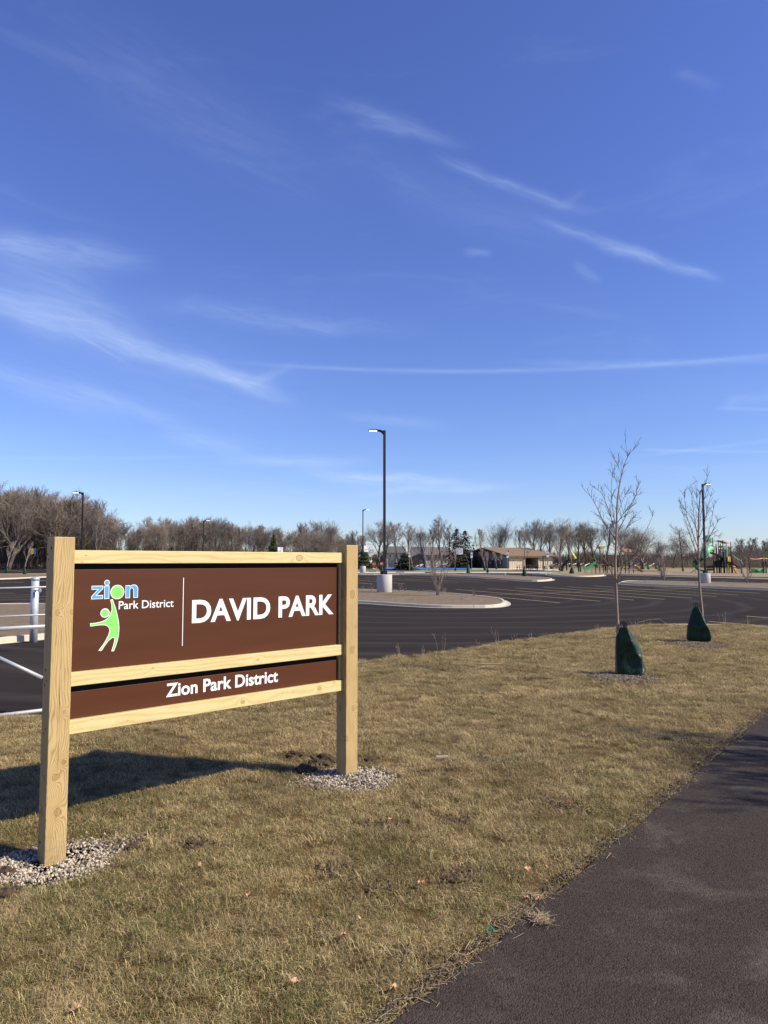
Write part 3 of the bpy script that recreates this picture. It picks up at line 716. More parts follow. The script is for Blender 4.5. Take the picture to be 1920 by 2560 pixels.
# gravel round the two posts, with soil clods
def mat_stone():
    m, t = newmat('limestone_gravel'); r_ = t.n('ShaderNodeNewGeometry').outputs['Random Per Island']
    c = t.mix(r_, (.20, .16, .11), (.58, .50, .38)); c = t.mix(t.rng(r_, .0, .42, 1, 0), c, (.07, .055, .04))
    finish(t, c, .85); return m
M_stone = mat_stone(); M_soil = mat_ground('soil', [(.055, .036, .020), (.08, .052, .030), (.035, .023, .014), (.13, .09, .055)], 1.5, 20, 90)
def gravel(cx, cy, rx, ry, n, rz, seed):
    bm = bmesh.new(); bmesh.ops.create_icosphere(bm, subdivisions=1, radius=1)
    bv = np.array([v.co[:] for v in bm.verts]); bf = np.array([[v.index for v in f.verts] for f in bm.faces]); bm.free()
    rg = np.random.default_rng(seed); V = []; Fc = []; cnt = 0
    for i in range(n):
        rr = math.sqrt(rg.random())*1.15 if rg.random() < .9 else rg.uniform(1.0, 1.4); th = rg.random()*2*PI
        rr *= 1+.40*noise.noise(Vector((math.cos(th)*1.9+seed, math.sin(th)*1.9, 0)))
        lx, ly = rr*rx*math.cos(th), rr*ry*math.sin(th)
        x = cx+lx*math.cos(rz)-ly*math.sin(rz); y = cy+lx*math.sin(rz)+ly*math.cos(rz)
        size = .0045+.0080*rg.random()**2.0
        if rr > .95: size *= .8
        hgt = max(0, .018*(1-min(1, rr)**2))
        q = bv*(size*rg.uniform(.65, 1.2, 3))*(1+.25*rg.standard_normal((len(bv), 1))*.5)
        a = rg.random()*6.28; c_, s_ = math.cos(a), math.sin(a)
        q = np.column_stack((q[:, 0]*c_-q[:, 1]*s_, q[:, 0]*s_+q[:, 1]*c_, q[:, 2]))
        V.append(q+np.array([x, y, zl(x, y)-.001+hgt+rg.random()**2*.022+.012*noise.noise(Vector((x*14, y*14, 0)))])); Fc.append(bf+cnt); cnt += len(bv)
    me = bpy.data.meshes.new('gravel'); me.from_pydata(np.concatenate(V).tolist(), [], np.concatenate(Fc).tolist()); me.materials.append(M_stone)
    o = bpy.data.objects.new('gravel', me); COL.objects.link(o)
    # bed under the stones
    mb = MB(); rings = []
    for k, f in enumerate((1.15, .95, .7, .4, .05)):
        ring = []
        for j in range(28):
            th = 2*PI*j/28; ff = f*(1+.40*noise.noise(Vector((math.cos(th)*1.9+seed, math.sin(th)*1.9, 0)))); lx, ly = ff*rx*math.cos(th), ff*ry*math.sin(th)
            gx, gy = cx+lx*math.cos(rz)-ly*math.sin(rz), cy+lx*math.sin(rz)+ly*math.cos(rz); ring.append((gx, gy, zl(gx, gy)-.003+max(0, .014*(1-f*f))))
        rings.append(ring)
    mb.loft(rings); b = mb.build('gravel_bed', M_soil, None, True); tag(b, kind='structure')
    return o
pcL = oS+uS*.07+nS*.07; pcR = oS+uS*(LS+.07)+nS*.07
tag(gravel(pcL.x+.00, pcL.y-.03, .43, .32, 7500, .55, 3), 'pale limestone gravel heaped round the near sign post', 'gravel', kind='stuff')
tag(gravel(pcR.x+.04, pcR.y-.10, .37, .30, 5600, .1, 5), 'pale limestone gravel heaped round the far sign post', 'gravel', kind='stuff')
GR = [(pcL.x+.00, pcL.y-.03, .42, .31, .55), (pcR.x+.04, pcR.y-.10, .36, .29, .1)]

def clod(px, py, rad, label, seed):
    g = G(px, py); g.z = zl(g.x, g.y); mb = MB(); mb.blob((g.x, g.y, g.z+rad*.35), rad, seed, 3, (1.25, 1, .7), .42)
    rgc = random.Random(seed)
    for k in range(7):
        a = rgc.random()*6.28; d = rad*rgc.uniform(.7, 1.5); mb.blob((g.x+d*math.cos(a), g.y+d*math.sin(a), g.z+.015), rad*rgc.uniform(.2, .45), seed+k, 2, (1.2, 1, .7), .4)
    tag(mb.build('soil_clod', M_soil, smooth=False), label, 'soil clod')
clod(808, 1912, .085, 'largest black soil clod just left of the far post base', 1)
clod(762, 1930, .06, 'soil clod at the left rim of the far gravel ring', 2)
clod(735, 1893, .05, 'soil lump on torn grass left of the big black clod', 3)
clod(925, 1912, .05, 'soil lump right of the far post base', 4)
clod(335, 2112, .035, 'small dark soil clod at the right rim of the near gravel', 5)
clod(485, 2118, .04, 'small soil clod in the grass right of the near gravel', 6)
clod(10, 2240, .05, 'brown soil heap at the left picture edge below the gravel', 7)
clod(40, 2222, .03, 'soil lump between the left heap and the near gravel', 8)
clod(208, 2144, .032, 'single dark clod lying on the near gravel beside the post', 9)
clod(8, 2178, .05, 'dark soil lump in shade left of the near post', 12)

# ---------------------------------------------------------------- grass
def mat_grass():
    m, t = newmat('grass_blades')
    va = t.n('ShaderNodeAttribute', {'attribute_name': 'tone'}).outputs['Fac']
    p = geo_pos(t); rnd_ = t.n('ShaderNodeObjectInfo').outputs['Random']
    big = t.noise(t.mapping(p, (1, .8, 0)), .75, 4, .6, .4); mid = t.noise(t.mapping(p, (1, 1, 0)), 3.2, 3, .6)
    patchy = t.noise(t.mapping(p, (1.2, 1, 0)), 1.15, 5, .68, .8)
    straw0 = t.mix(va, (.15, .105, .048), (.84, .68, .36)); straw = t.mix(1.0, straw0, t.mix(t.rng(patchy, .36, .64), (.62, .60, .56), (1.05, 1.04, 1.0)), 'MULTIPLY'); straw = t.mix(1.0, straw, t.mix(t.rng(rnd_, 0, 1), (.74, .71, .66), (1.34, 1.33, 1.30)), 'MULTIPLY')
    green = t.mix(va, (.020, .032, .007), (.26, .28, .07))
    gm = t.m('ADD', t.m('MULTIPLY', t.m('SUBTRACT', big, .5), 2.2), t.m('MULTIPLY', t.m('SUBTRACT', mid, .5), 1.6))
    gm = t.m('ADD', gm, t.m('MULTIPLY', t.m('SUBTRACT', rnd_, .5), .7))
    sp = t.n('ShaderNodeSeparateXYZ', None, i0=p)
    gm = t.m('ADD', gm, t.rng(sp.outputs[1], 3.0, 8.5, .26, -.10))
    f = t.rng(gm, -.12, .85, .04, .74)
    blade = t.n('ShaderNodeAttribute', {'attribute_name': 'pick'}).outputs['Fac']
    f = t.rng(t.m('SUBTRACT', f, blade), -.12, .12)
    col = t.mix(f, straw, green)
    pb = t.n('ShaderNodeBsdfPrincipled', None, Base_Color=col, Roughness=.62)
    pb.inputs['Specular IOR Level'].default_value = .3
    tr = t.n('ShaderNodeBsdfTranslucent', None, Color=col)
    mx = t.n('ShaderNodeMixShader', None, i0=.28, i1=pb, i2=tr)
    t.n('ShaderNodeOutputMaterial', None, Surface=mx)
    return m
M_grass = mat_grass()
CL = []
for vi in range(7):
    rg = np.random.default_rng(100+vi); V = []; Fc = []; tone = []; pick = []
    for b in range(64):
        rr = .075*math.sqrt(rg.random()); th = rg.random()*2*PI; bx, by = rr*math.cos(th), rr*math.sin(th)
        a = rg.random()*2*PI; flat = rg.random() < .68
        lean = rg.uniform(.9, 1.45) if flat else rg.uniform(.25, .95)
        ln = rg.uniform(.03, .085)*(1.15 if flat else .8); wd = rg.uniform(.0006, .0016)
        d1 = np.array([math.cos(a)*math.sin(lean*.6), math.sin(a)*math.sin(lean*.6), math.cos(lean*.6)])
        d2 = np.array([math.cos(a+rg.uniform(-.5, .5))*math.sin(min(1.75, lean*1.35)), math.sin(a)*math.sin(min(1.75, lean*1.35)), math.cos(min(1.75, lean*1.35))])
        sd_ = np.array([-math.sin(a), math.cos(a), rg.uniform(-.3, .3)])*wd
        p0 = np.array([bx, by, -.006+(rg.random()*.018 if flat else 0)]); p1 = p0+d1*ln*.5; p2 = p1+d2*ln*.5
        i = len(V); V += [p0-sd_, p0+sd_, p1-sd_*.85, p1+sd_*.85, p2]; Fc += [(i, i+1, i+3, i+2), (i+2, i+3, i+4)]
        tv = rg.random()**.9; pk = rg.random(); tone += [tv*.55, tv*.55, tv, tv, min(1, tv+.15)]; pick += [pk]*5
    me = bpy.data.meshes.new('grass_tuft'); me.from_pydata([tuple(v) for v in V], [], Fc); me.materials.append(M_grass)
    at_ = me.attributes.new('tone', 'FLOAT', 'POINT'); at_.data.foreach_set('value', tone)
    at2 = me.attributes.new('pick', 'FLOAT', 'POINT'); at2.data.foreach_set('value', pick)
    CL.append(bpy.data.objects.new('grass_tuft', me))
RINGS = [(G(1556, 1697), .58), (G(1745, 1613), .68)]
BARE = [(G(x, y), a, b) for x, y, a, b in ((930, 2068, .22, .10), (985, 2075, .12, .07), (1205, 1905, .16, .10), (1245, 1910, .10, .06), (735, 1893, .22, .12), (905, 1900, .20, .14), (1150, 2205, .12, .08), (1090, 1935, .30, .12), (1420, 2020, .22, .08), (1330, 1700, .3, .15), (500, 2110, .14, .08), (340, 2100, .12, .10), (640, 1960, .30, .12), (1380, 2010, .14, .08), (1000, 2390, .06, .05), (850, 2180, .10, .06), (1150, 2055, .16, .08), (1650, 1900, .25, .10), (1500, 1850, .25, .10), (960, 2220, .08, .05))]
def sample_grass():
    pts = []
    bands = [(2.4, 4.4, 560, .78), (4.4, 6.5, 450, .82), (6.5, 9.5, 320, .9), (9.5, 14, 200, 1.05), (14, 22, 130, 1.25)]
    for y0, y1, dens, sc in bands:
        x0 = -.62*y1-1.0; x1 = .62*y1+1.0; n = int((x1-x0)*(y1-y0)*dens)
        X = rng.uniform(x0, x1, n); Y = rng.uniform(y0, y1, n)
        ok = (Y < lot_y(X)-.02) & (X < path_x(Y)-.01+.05*rng.standard_normal(n)*.5) & (np.abs(X) < .60*Y+.9)
        for x, y in zip(X[ok], Y[ok]):
            nz = noise.noise(Vector((x*2.6, y*2.6, 7)))+.5*noise.noise(Vector((x*7, y*7, 2)))
            if nz < -.55 and random.random() < .7: continue
            if noise.noise(Vector((x*12, y*12, 4))) < -.28 and random.random() < .6: continue
            edge_d = path_x(y)-x
            if edge_d < .16 and random.random() < .55: continue
            bad = False
            for c, ra, rb in BARE:
                q = ((x-c.x)/ra)**2+((y-c.y)/rb)**2+.9*nz
                if q < 1 and random.random() < .62: bad = True
            for cx, cy, rx, ry, rz in GR:
                dx, dy = x-cx, y-cy; lx = dx*math.cos(rz)+dy*math.sin(rz); ly = -dx*math.sin(rz)+dy*math.cos(rz)
                q = (lx/rx)**2+(ly/ry)**2+.25*nz
                if q < 1.0 or (q < 1.5 and random.random() < .6): bad = True
            for c, r_ in RINGS:
                q = ((x-c.x)/r_)**2+((y-c.y)/(r_*1.05))**2+.3*nz
                if q < 1 or (q < 1.35 and random.random() < .5): bad = True
            if bad: continue
            pts.append((x, y, zl(x, y)-.004, random.random()*2*PI, sc*random.uniform(.6, 1.3)*(1+.35*nz), random.randrange(7)))
    return pts
gp_ = sample_grass(); print('tufts', len(gp_))
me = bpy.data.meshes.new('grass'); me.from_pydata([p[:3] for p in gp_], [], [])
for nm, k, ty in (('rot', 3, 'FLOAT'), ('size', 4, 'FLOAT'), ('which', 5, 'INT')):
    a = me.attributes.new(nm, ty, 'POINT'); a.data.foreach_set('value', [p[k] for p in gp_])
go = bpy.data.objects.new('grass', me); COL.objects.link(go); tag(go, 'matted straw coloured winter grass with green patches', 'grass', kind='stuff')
ng = bpy.data.node_groups.new('grass_scatter', 'GeometryNodeTree')
ng.interface.new_socket('Geometry', in_out='INPUT', socket_type='NodeSocketGeometry'); ng.interface.new_socket('Geometry', in_out='OUTPUT', socket_type='NodeSocketGeometry')
gi = ng.nodes.new('NodeGroupInput'); gout = ng.nodes.new('NodeGroupOutput')
iop = ng.nodes.new('GeometryNodeInstanceOnPoints'); g2i = ng.nodes.new('GeometryNodeGeometryToInstance')
for c in reversed(CL):
    oi = ng.nodes.new('GeometryNodeObjectInfo'); oi.inputs['Object'].default_value = c; oi.inputs['As Instance'].default_value = False
    ng.links.new(oi.outputs['Geometry'], g2i.inputs[0])
def named(nm, ty):
    n_ = ng.nodes.new('GeometryNodeInputNamedAttribute'); n_.data_type = ty; n_.inputs['Name'].default_value = nm; return n_.outputs['Attribute']
cx_ = ng.nodes.new('ShaderNodeCombineXYZ'); ng.links.new(named('rot', 'FLOAT'), cx_.inputs[2])
ng.links.new(gi.outputs[0], iop.inputs['Points']); ng.links.new(g2i.outputs[0], iop.inputs['Instance'])
iop.inputs['Pick Instance'].default_value = True; ng.links.new(named('which', 'INT'), iop.inputs['Instance Index'])
ng.links.new(cx_.outputs[0], iop.inputs['Rotation']); ng.links.new(named('size', 'FLOAT'), iop.inputs['Scale'])
ng.links.new(iop.outputs[0], gout.inputs[0])
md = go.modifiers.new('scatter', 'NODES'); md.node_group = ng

bpts = [(c.x+random.gauss(0, .45)*a, c.y+random.gauss(0, .45)*b, zl(c.x, c.y)) for c, a, b in BARE for _ in range(40)]
BARE_PTS = bpts
# loose straw, twigs and debris along the path edge
def scatter_sticks(name, pts, n, lr, wr, mat, label, cat, zoff=.02, spread=.09):
    V = []; Fc = []
    for i in range(n):
        p = random.choice(pts); x = p[0]+random.gauss(0, spread); y = p[1]+random.gauss(0, spread)
        a = random.random()*PI; ln = random.uniform(*lr)/2; wd = random.uniform(*wr)/2; z = zoff+random.random()*.02+(p[2] if len(p) > 2 else 0)
        dx, dy = math.cos(a)*ln, math.sin(a)*ln; nx, ny = -math.sin(a)*wd, math.cos(a)*wd; tz = random.uniform(-.012, .02); k = len(V)
        V += [(x-dx-nx, y-dy-ny, z), (x+dx-nx, y+dy-ny, z+tz), (x+dx+nx, y+dy+ny, z+tz), (x-dx+nx, y-dy+ny, z), (x, y, z+wd*1.2+tz/2)]
        Fc += [(k, k+1, k+4), (k+1, k+2, k+4), (k+2, k+3, k+4), (k+3, k, k+4)]
    me = bpy.data.meshes.new(name); me.from_pydata(V, [], Fc); me.materials.append(mat)
    o = bpy.data.objects.new(name, me); COL.objects.link(o); return tag(o, label, cat, kind='stuff')
def mat_island(name, c1, c2):
    m, t = newmat(name); r_ = t.n('ShaderNodeNewGeometry').outputs['Random Per Island']; finish(t, t.mix(r_, c1, c2), .85); return m
M_straw = mat_island('loose_straw', (.17, .115, .06), (.50, .39, .22)); M_chip = mat_island('wood_chips', (.025, .017, .011), (.30, .225, .15))
near_edge = [(p.x-.05, p.y) for p in rag if 2 < p.y < 10]
scatter_sticks('straw_litter', [q for q in near_edge if q[1] < 4.3]*2+near_edge, 1100, (.02, .10), (.001, .003), M_straw, 'loose straw and stem bits lying along the path edge', 'straw', .022, .045)
scatter_sticks('edge_soil', [(x-.02, y) for x, y in near_edge], 2200, (.006, .03), (.004, .014), mat_island('edge_crumbs', (.025, .018, .012), (.13, .095, .062)), 'soil crumbs along the path edge', 'soil', .018, .03)
scatter_sticks('bare_soil', BARE_PTS, 1300, (.008, .035), (.005, .020), mat_island('soil_crumbs', (.03, .021, .013), (.14, .10, .062)), 'dark soil crumbs in torn bare spots of the lawn', 'soil', .002, .06)
g0 = G(1352, 2322); scatter_sticks('straw_litter', [(g0.x, g0.y)], 140, (.02, .07), (.001, .003), M_straw, 'small wad of dry cut grass on the path edge', 'straw', .045, .028)
for (c, r_), lb in zip(RINGS, ('nearer', 'farther')):
    sheet('mulch_ring', [(c.x+r_*q*math.cos(k/32*2*PI), c.y+r_*q*math.sin(k/32*2*PI)) for k in range(32) for q in [.66*(1+.55*noise.noise(Vector((math.cos(k/32*2*PI)*1.6+r_*9, math.sin(k/32*2*PI)*1.6, 0))))]], .014, M_mulch)
    pts_ = [(c.x+r_*.8*math.sqrt(random.random())*math.cos(a), c.y+r_*.85*math.sqrt(random.random())*math.sin(a)) for a in [random.random()*6.28 for _ in range(400)]]
    scatter_sticks('mulch_chips', pts_, 3000, (.02, .07), (.006, .018), M_chip, 'dark wood chip mulch round the %s bagged young tree' % lb, 'mulch', .014, .09)
# fallen leaves
M_leaf = mat_island('dead_leaf', (.34, .17, .08), (.55, .34, .20))
def leaf(px, py, sz, label, seed):
    g = G(px, py); rg = random.Random(seed); a0 = rg.random()*6.28; mb = MB(); n = 9; z = g.z+.045
    c = (g.x, g.y, z); ring = []
    for k in range(n):
        a = a0+2*PI*k/n; rr = sz*(1 if k % 2 else .62)*(1.3 if k < 2 else 1); ring.append((g.x+rr*math.cos(a), g.y+rr*math.sin(a), z+rg.uniform(-.008, .02)))
    for k in range(n): mb.quad(c, ring[k], ring[(k+1) % n])
    i = len(mb.v); mb.cyl(c, (g.x+sz*1.6*math.cos(a0), g.y+sz*1.6*math.sin(a0), z+.012), .0015, n=4)
    tag(mb.build('fallen_leaf', M_leaf), label, 'leaf')
for i, (x, y, s_, lb) in enumerate(((977, 2064, .035, 'brown leaf by the dark bare patch right of the sign'), (1052, 2228, .03, 'tan leaf in open grass midway between far post and path'), (1050, 2227, .02, 'curled leaf touching the tan leaf in open grass'),
    (621, 2258, .025, 'tan leaf standing in grass below the sign middle'), (190, 2548, .06, 'large red brown leaf at the bottom left edge'), (903, 2320, .03, 'pale brown leaf in green grass at bottom centre'), (860, 2360, .028, 'small leaf just below left of the pale brown leaf'),
    (1318, 2262, .028, 'orange brown leaf near the path bend'), (1345, 2268, .026, 'small leaf closest to the path edge straw'), (988, 2495, .035, 'brown leaf beside the path at the very bottom'), (1372, 2186, .024, 'tan leaf in grass beside the middle of the path'),
    (738, 2480, .03, 'leaf in the green tuft at the bottom'), (1320, 2190, .03, 'curled leaf left of the tan path leaf'), (500, 2180, .022, 'tiny leaf right of the small soil clod'))):
    leaf(x, y, s_*.72, lb, i)
g0 = G(1226, 2352); mb = MB(); mb.tube([(g0.x-.02, g0.y, .05), (g0.x, g0.y+.02, .065), (g0.x+.02, g0.y, .05), (g0.x+.01, g0.y-.02, .055)], .005, 5); tag(mb.build('plastic_scrap', plain('green_plastic', (.02, .2, .11), .4)), 'small curl of green plastic in the path edge litter', 'litter')

# ---------------------------------------------------------------- trees
def tree_mesh(seed, H, r0, levels=4, trunk_frac=.25, spread=.75, up=.25, nb=(5, 7, 6, 5), lr=.62, wig=.12, minr=.008, straight=.5, first_dir=None, sides=(6, 4, 3, 3, 3), bias=0.0):
    rg = random.Random(seed); tk = MB(); cr = MB()
    def grow(p, d, L, r, lv):
        nseg = (7, 5, 4, 3, 2)[min(lv, 4)]; pts = [p]; rad = [r]; q = p; dd = d
        for i in range(nseg):
            dd = (dd+Vector((rg.gauss(0, wig), rg.gauss(0, wig), rg.gauss(0, wig)*.6+up*(.18 if lv else .05)))).normalized()
            q = q+dd*(L/nseg); pts.append(q); rad.append(max(minr, r*(1-(i+1)/nseg*(.72 if lv else .62))))
        (tk if lv == 0 else cr).tube(pts, rad, sides[lv])
        if lv >= levels: return
        n = nb[lv]; t0 = trunk_frac if lv == 0 else .22
        for k in range(n):
            t = t0+(1-t0)*((k+rg.random()*.8)/n); t = min(t, .98)
            f = t*nseg; i = min(int(f), nseg-1); s_ = f-i; bp = pts[i].lerp(pts[i+1], s_); ax = (pts[i+1]-pts[i]).normalized()
            ph = rg.random()*2*PI if lv else (k*2.4+rg.random()*.6)
            o = ax.orthogonal().normalized(); o = Matrix.Rotation(ph, 3, ax) @ o
            an = spread*rg.uniform(.65, 1.2)*(1.0 if lv else (1.15-.5*t))
            nd = (ax*math.cos(an)+o*math.sin(an)).normalized(); nd = (nd+Vector((0, 0, up*.5))).normalized()
            ll = L*(lr if lv == 0 else max(lr, .62))*rg.uniform(.7, 1.2)*((1.10-.55*t) if lv else (1.1-.62*(t-trunk_frac)/(1-trunk_frac+1e-6)))
            rr = max(minr, (r*(1-t*.65))*rg.uniform(.42, .62))
            grow(bp, nd, ll, rr, lv+1)
    grow(Vector((0, 0, -.1)), Vector((bias, 0, 1)).normalized(), H*straight+.1, r0, 0)
    for m_ in (tk, cr):
        pass
    top = max(v[2] for v in tk.v+cr.v)
    k = H/top
    for m_ in (tk, cr): m_.v = [(x*k, y*k, z*k if z > 0 else z) for x, y, z in m_.v]
    return tk, cr
def tree_proto(tk, cr, m1=None, m2=None, crown='crown'):
    r_ = empty('bare_tree', (0, 0, 0), local=True); a = tk.build('trunk', m1 or M_bark, r_, True); b = cr.build(crown, m2 or M_twf, r_)
    return r_
PROTO_USED = set(); TREES = {}
kinds = {
 'tall0': dict(H=10, r0=.26, trunk_frac=.30, spread=.62, up=.5, nb=(9, 7, 6, 4), lr=.50, straight=.86, wig=.10),
 'tall1': dict(H=10, r0=.22, trunk_frac=.38, spread=.55, up=.55, nb=(8, 7, 6, 4), lr=.46, straight=.9, wig=.12),
 'tall2': dict(H=10, r0=.20, trunk_frac=.26, spread=.70, up=.40, nb=(9, 7, 5, 4), lr=.48, straight=.84, wig=.15),
 'fan0': dict(H=10, r0=.30, trunk_frac=.14, spread=.55, up=.20, nb=(15, 6, 5, 3), lr=.95, straight=.55, wig=.05),
 'fan1': dict(H=10, r0=.42, trunk_frac=.22, spread=.95, up=.22, nb=(12, 9, 6, 4), lr=.92, straight=.62, wig=.12),
 'big0': dict(H=10, r0=.30, trunk_frac=.30, spread=.75, up=.38, nb=(9, 8, 7, 4), lr=.78, straight=.62, wig=.14),
 'big1': dict(H=10, r0=.30, trunk_frac=.34, spread=.80, up=.32, nb=(8, 8, 7, 4), lr=.80, straight=.60, wig=.17),
 'pin0': dict(H=10, r0=.20, trunk_frac=.28, spread=1.0, up=.15, nb=(16, 7, 5, 3), lr=.36, straight=.95, wig=.07),
 'wood0': dict(H=10, r0=.17, trunk_frac=.08, spread=.62, up=.35, nb=(11, 8, 6, 3), lr=.66, straight=.66, wig=.13),
 'wood1': dict(H=10, r0=.15, trunk_frac=.05, spread=.72, up=.30, nb=(12, 8, 6, 3), lr=.72, straight=.60, wig=.16),
 'wood2': dict(H=10, r0=.16, trunk_frac=.12, spread=.55, up=.45, nb=(10, 8, 6, 3), lr=.60, straight=.72, wig=.12),
 'wood3': dict(H=10, r0=.18, trunk_frac=.15, spread=.80, up=.25, nb=(10, 9, 7, 4), lr=.74, straight=.58, wig=.18),
}
for i, (k, a) in enumerate(kinds.items()):
    a['wig'] *= .62
    tk, cr = tree_mesh(50+i, levels=4, minr=.010 if k.startswith('wood') else .009, **a)
    TREES[k] = (tk, cr); TREES[k] = tree_proto(tk, cr, M_bark, M_twf2 if k.startswith('wood') else M_twf)
def put_tree(kind, px, top, Y, label, group=None, cat='tree', wide=1.0, base=None):
    x = at(px, 1400, Y).x; zb = T(Y)-.05; zt = at(px, top, Y).z; s_ = (zt-zb)/10
    o = TREES[kind]
    rz = random.random()*6.28
    if kind in PROTO_USED: o = copy_tree(o, (x, Y, zb), rz, (s_*wide, s_*wide, s_))
    else:
        PROTO_USED.add(kind); o.location = (x, Y, zb); o.rotation_euler = (0, 0, rz); o.scale = (s_*wide, s_*wide, s_)
    tag(o, label, cat, group); return o
# the wood behind the sign, left of the tall lamp
sil = [(-60, 1215), (0, 1208), (50, 1203), (100, 1214), (140, 1222), (170, 1219), (230, 1248), (290, 1284), (322, 1322), (345, 1318), (370, 1281), (400, 1280), (450, 1288), (520, 1282), (560, 1286), (600, 1300), (640, 1306), (700, 1312), (760, 1296), (800, 1300), (850, 1314), (900, 1326), (940, 1330)]
sx_ = [a for a, _ in sil]; sy_ = [b for _, b in sil]
def sect(px):
    for lim, d in ((100, 'left of the near sign post'), (160, 'right behind the near sign post'), (230, 'beside the left lamp post'), (330, 'between the left lamp and the dip in the treetops'), (430, 'just right of the dip in the treetops'), (500, 'left of the middle lamp over the sign'), (580, 'right of the middle lamp over the sign'), (670, 'left of the small bright evergreen'), (760, 'right of the small bright evergreen'), (840, 'over the right end of the top rail')):
        if px < lim: return d
    return 'behind and right of the far sign post'
i = 0; px = -50.0
rr_ = random.Random(5)
while px < 905:
    top = float(np.interp(px, sx_, sy_))
    put_tree('wood%d' % (i % 4), px, top+rr_.uniform(-4, 12), rr_.uniform(131, 138), 'bare front tree of the wood, '+sect(px), 'trees along the front of the wood', wide=rr_.uniform(.85, 1.1))
    px += rr_.uniform(24, 38); i += 1
px = -60.0
while px < 930:
    top = float(np.interp(px, sx_, sy_))
    put_tree('wood%d' % ((i+1) % 4), px, top+rr_.uniform(2, 30), rr_.uniform(144, 170), 'bare inner tree of the wood, '+sect(px), 'trees inside the wood', wide=rr_.uniform(.95, 1.2))
    px += rr_.uniform(22, 36); i += 1
put_tree('big0', 22, 1222, 126, 'dark wide bare tree at the left edge, nearest of the wood', wide=1.0)
put_tree('tall2', 130, 1262, 128, 'dark forked bare tree between left edge and the near sign post')
put_tree('tall0', 245, 1275, 127, 'pale stemmed slender tree just right of the left lamp post')
put_tree('fan1', 785, 1300, 128, 'grey spreading tree above the far sign post')
named_trees = [
 ('big1', 945, 1293, 137, 'tall bare tree left of the tall lamp pole', 1.0), ('tall1', 905, 1335, 146, 'small bare tree behind the short lamp post by the court', 1.2),
 ('tall0', 963, 1312, 150, 'bare tree right behind the tall lamp pole', 1.3), ('tall1', 996, 1302, 139, 'bare tree above the left gable of the white house', 1.3),
 ('tall2', 1021, 1304, 142, 'slim bare tree right of the white house gable', 1.2), ('big0', 1062, 1309, 140, 'bare tree above the near shrub', .9),
 ('tall0', 1105, 1287, 139, 'tallest bare tree between near shrub and evergreens', 1.15), ('tall1', 1080, 1318, 150, 'bare tree behind the near shrub', 1.3), ('tall2', 1124, 1309, 148, 'bare tree just left of the evergreens', 1.2),
 ('tall1', 1202, 1319, 142, 'narrow bare tree between evergreens and pavilion', 1.0), ('fan0', 1247, 1289, 152, 'round fan shaped bare tree above the pavilion ridge', 1.0),
 ('tall1', 1305, 1322, 146, 'thin bare tree behind the middle of the pavilion roof', 1.0), ('big1', 1337, 1293, 146, 'bare tree behind the right end of the pavilion roof', .95), ('tall2', 1351, 1296, 150, 'upright bare tree right of the pavilion roof end', 1.1),
 ('big0', 1402, 1291, 143, 'broad grey tree with open crown behind the arch climber', 1.05), ('tall0', 1378, 1305, 150, 'bare tree left of the broad grey tree', 1.2), ('big1', 1445, 1307, 147, 'bare tree behind the green slide', 1.0),
 ('tall2', 1424, 1312, 155, 'bare tree between broad tree and green slide tree', 1.2), ('big0', 1492, 1297, 149, 'tall grey tree behind the small play structure', .95), ('tall1', 1515, 1298, 152, 'slender grey tree left of the nearer bagged tree', 1.3), ('tall0', 1468, 1303, 156, 'thin grey tree behind green slide and small play structure', 1.3),
 ('big1', 1545, 1305, 152, 'grey tree behind the nearer bagged tree trunk', 1.0), ('fan1', 1607, 1299, 128, 'thick trunked dark spreading tree by the swings', .92), ('fan0', 1650, 1340, 150, 'low round topped tree right of the thick trunked tree', .8),
 ('fan1', 1575, 1326, 146, 'dark tree behind the orange slide', .8), ('pin0', 1707, 1314, 122, 'pin shaped bare tree standing alone in the field', 1.15), ('big1', 1683, 1340, 141, 'low crooked bare tree left of the lone field tree', 1.0),
 ('fan0', 1760, 1350, 150, 'bare tree behind the farther bagged tree', .9), ('tall2', 1640, 1372, 165, 'small far tree above the swing seats', 1.3)]
for k, px, top, Y, lb, wd in named_trees: put_tree(k, px, top, Y, lb, wide=wd)
for px, top in ((845, 1343), (1845, 1343), (1858, 1357), (1880, 1341), (1893, 1356), (1908, 1348), (1922, 1345), (1815, 1366), (1830, 1362), (1870, 1362), (1935, 1352), (1800, 1374)):
    if px > 1700: put_tree(random.choice(['tall0', 'tall1', 'tall2', 'wood2']), px, top, rr_.uniform(150, 175), 'bare tree in the right hand wood, '+('above the large play structure' if px < 1850 else 'above the overhead bars' if px < 1900 else 'at the right picture edge'), 'trees of the wood at the right edge', wide=1.3)

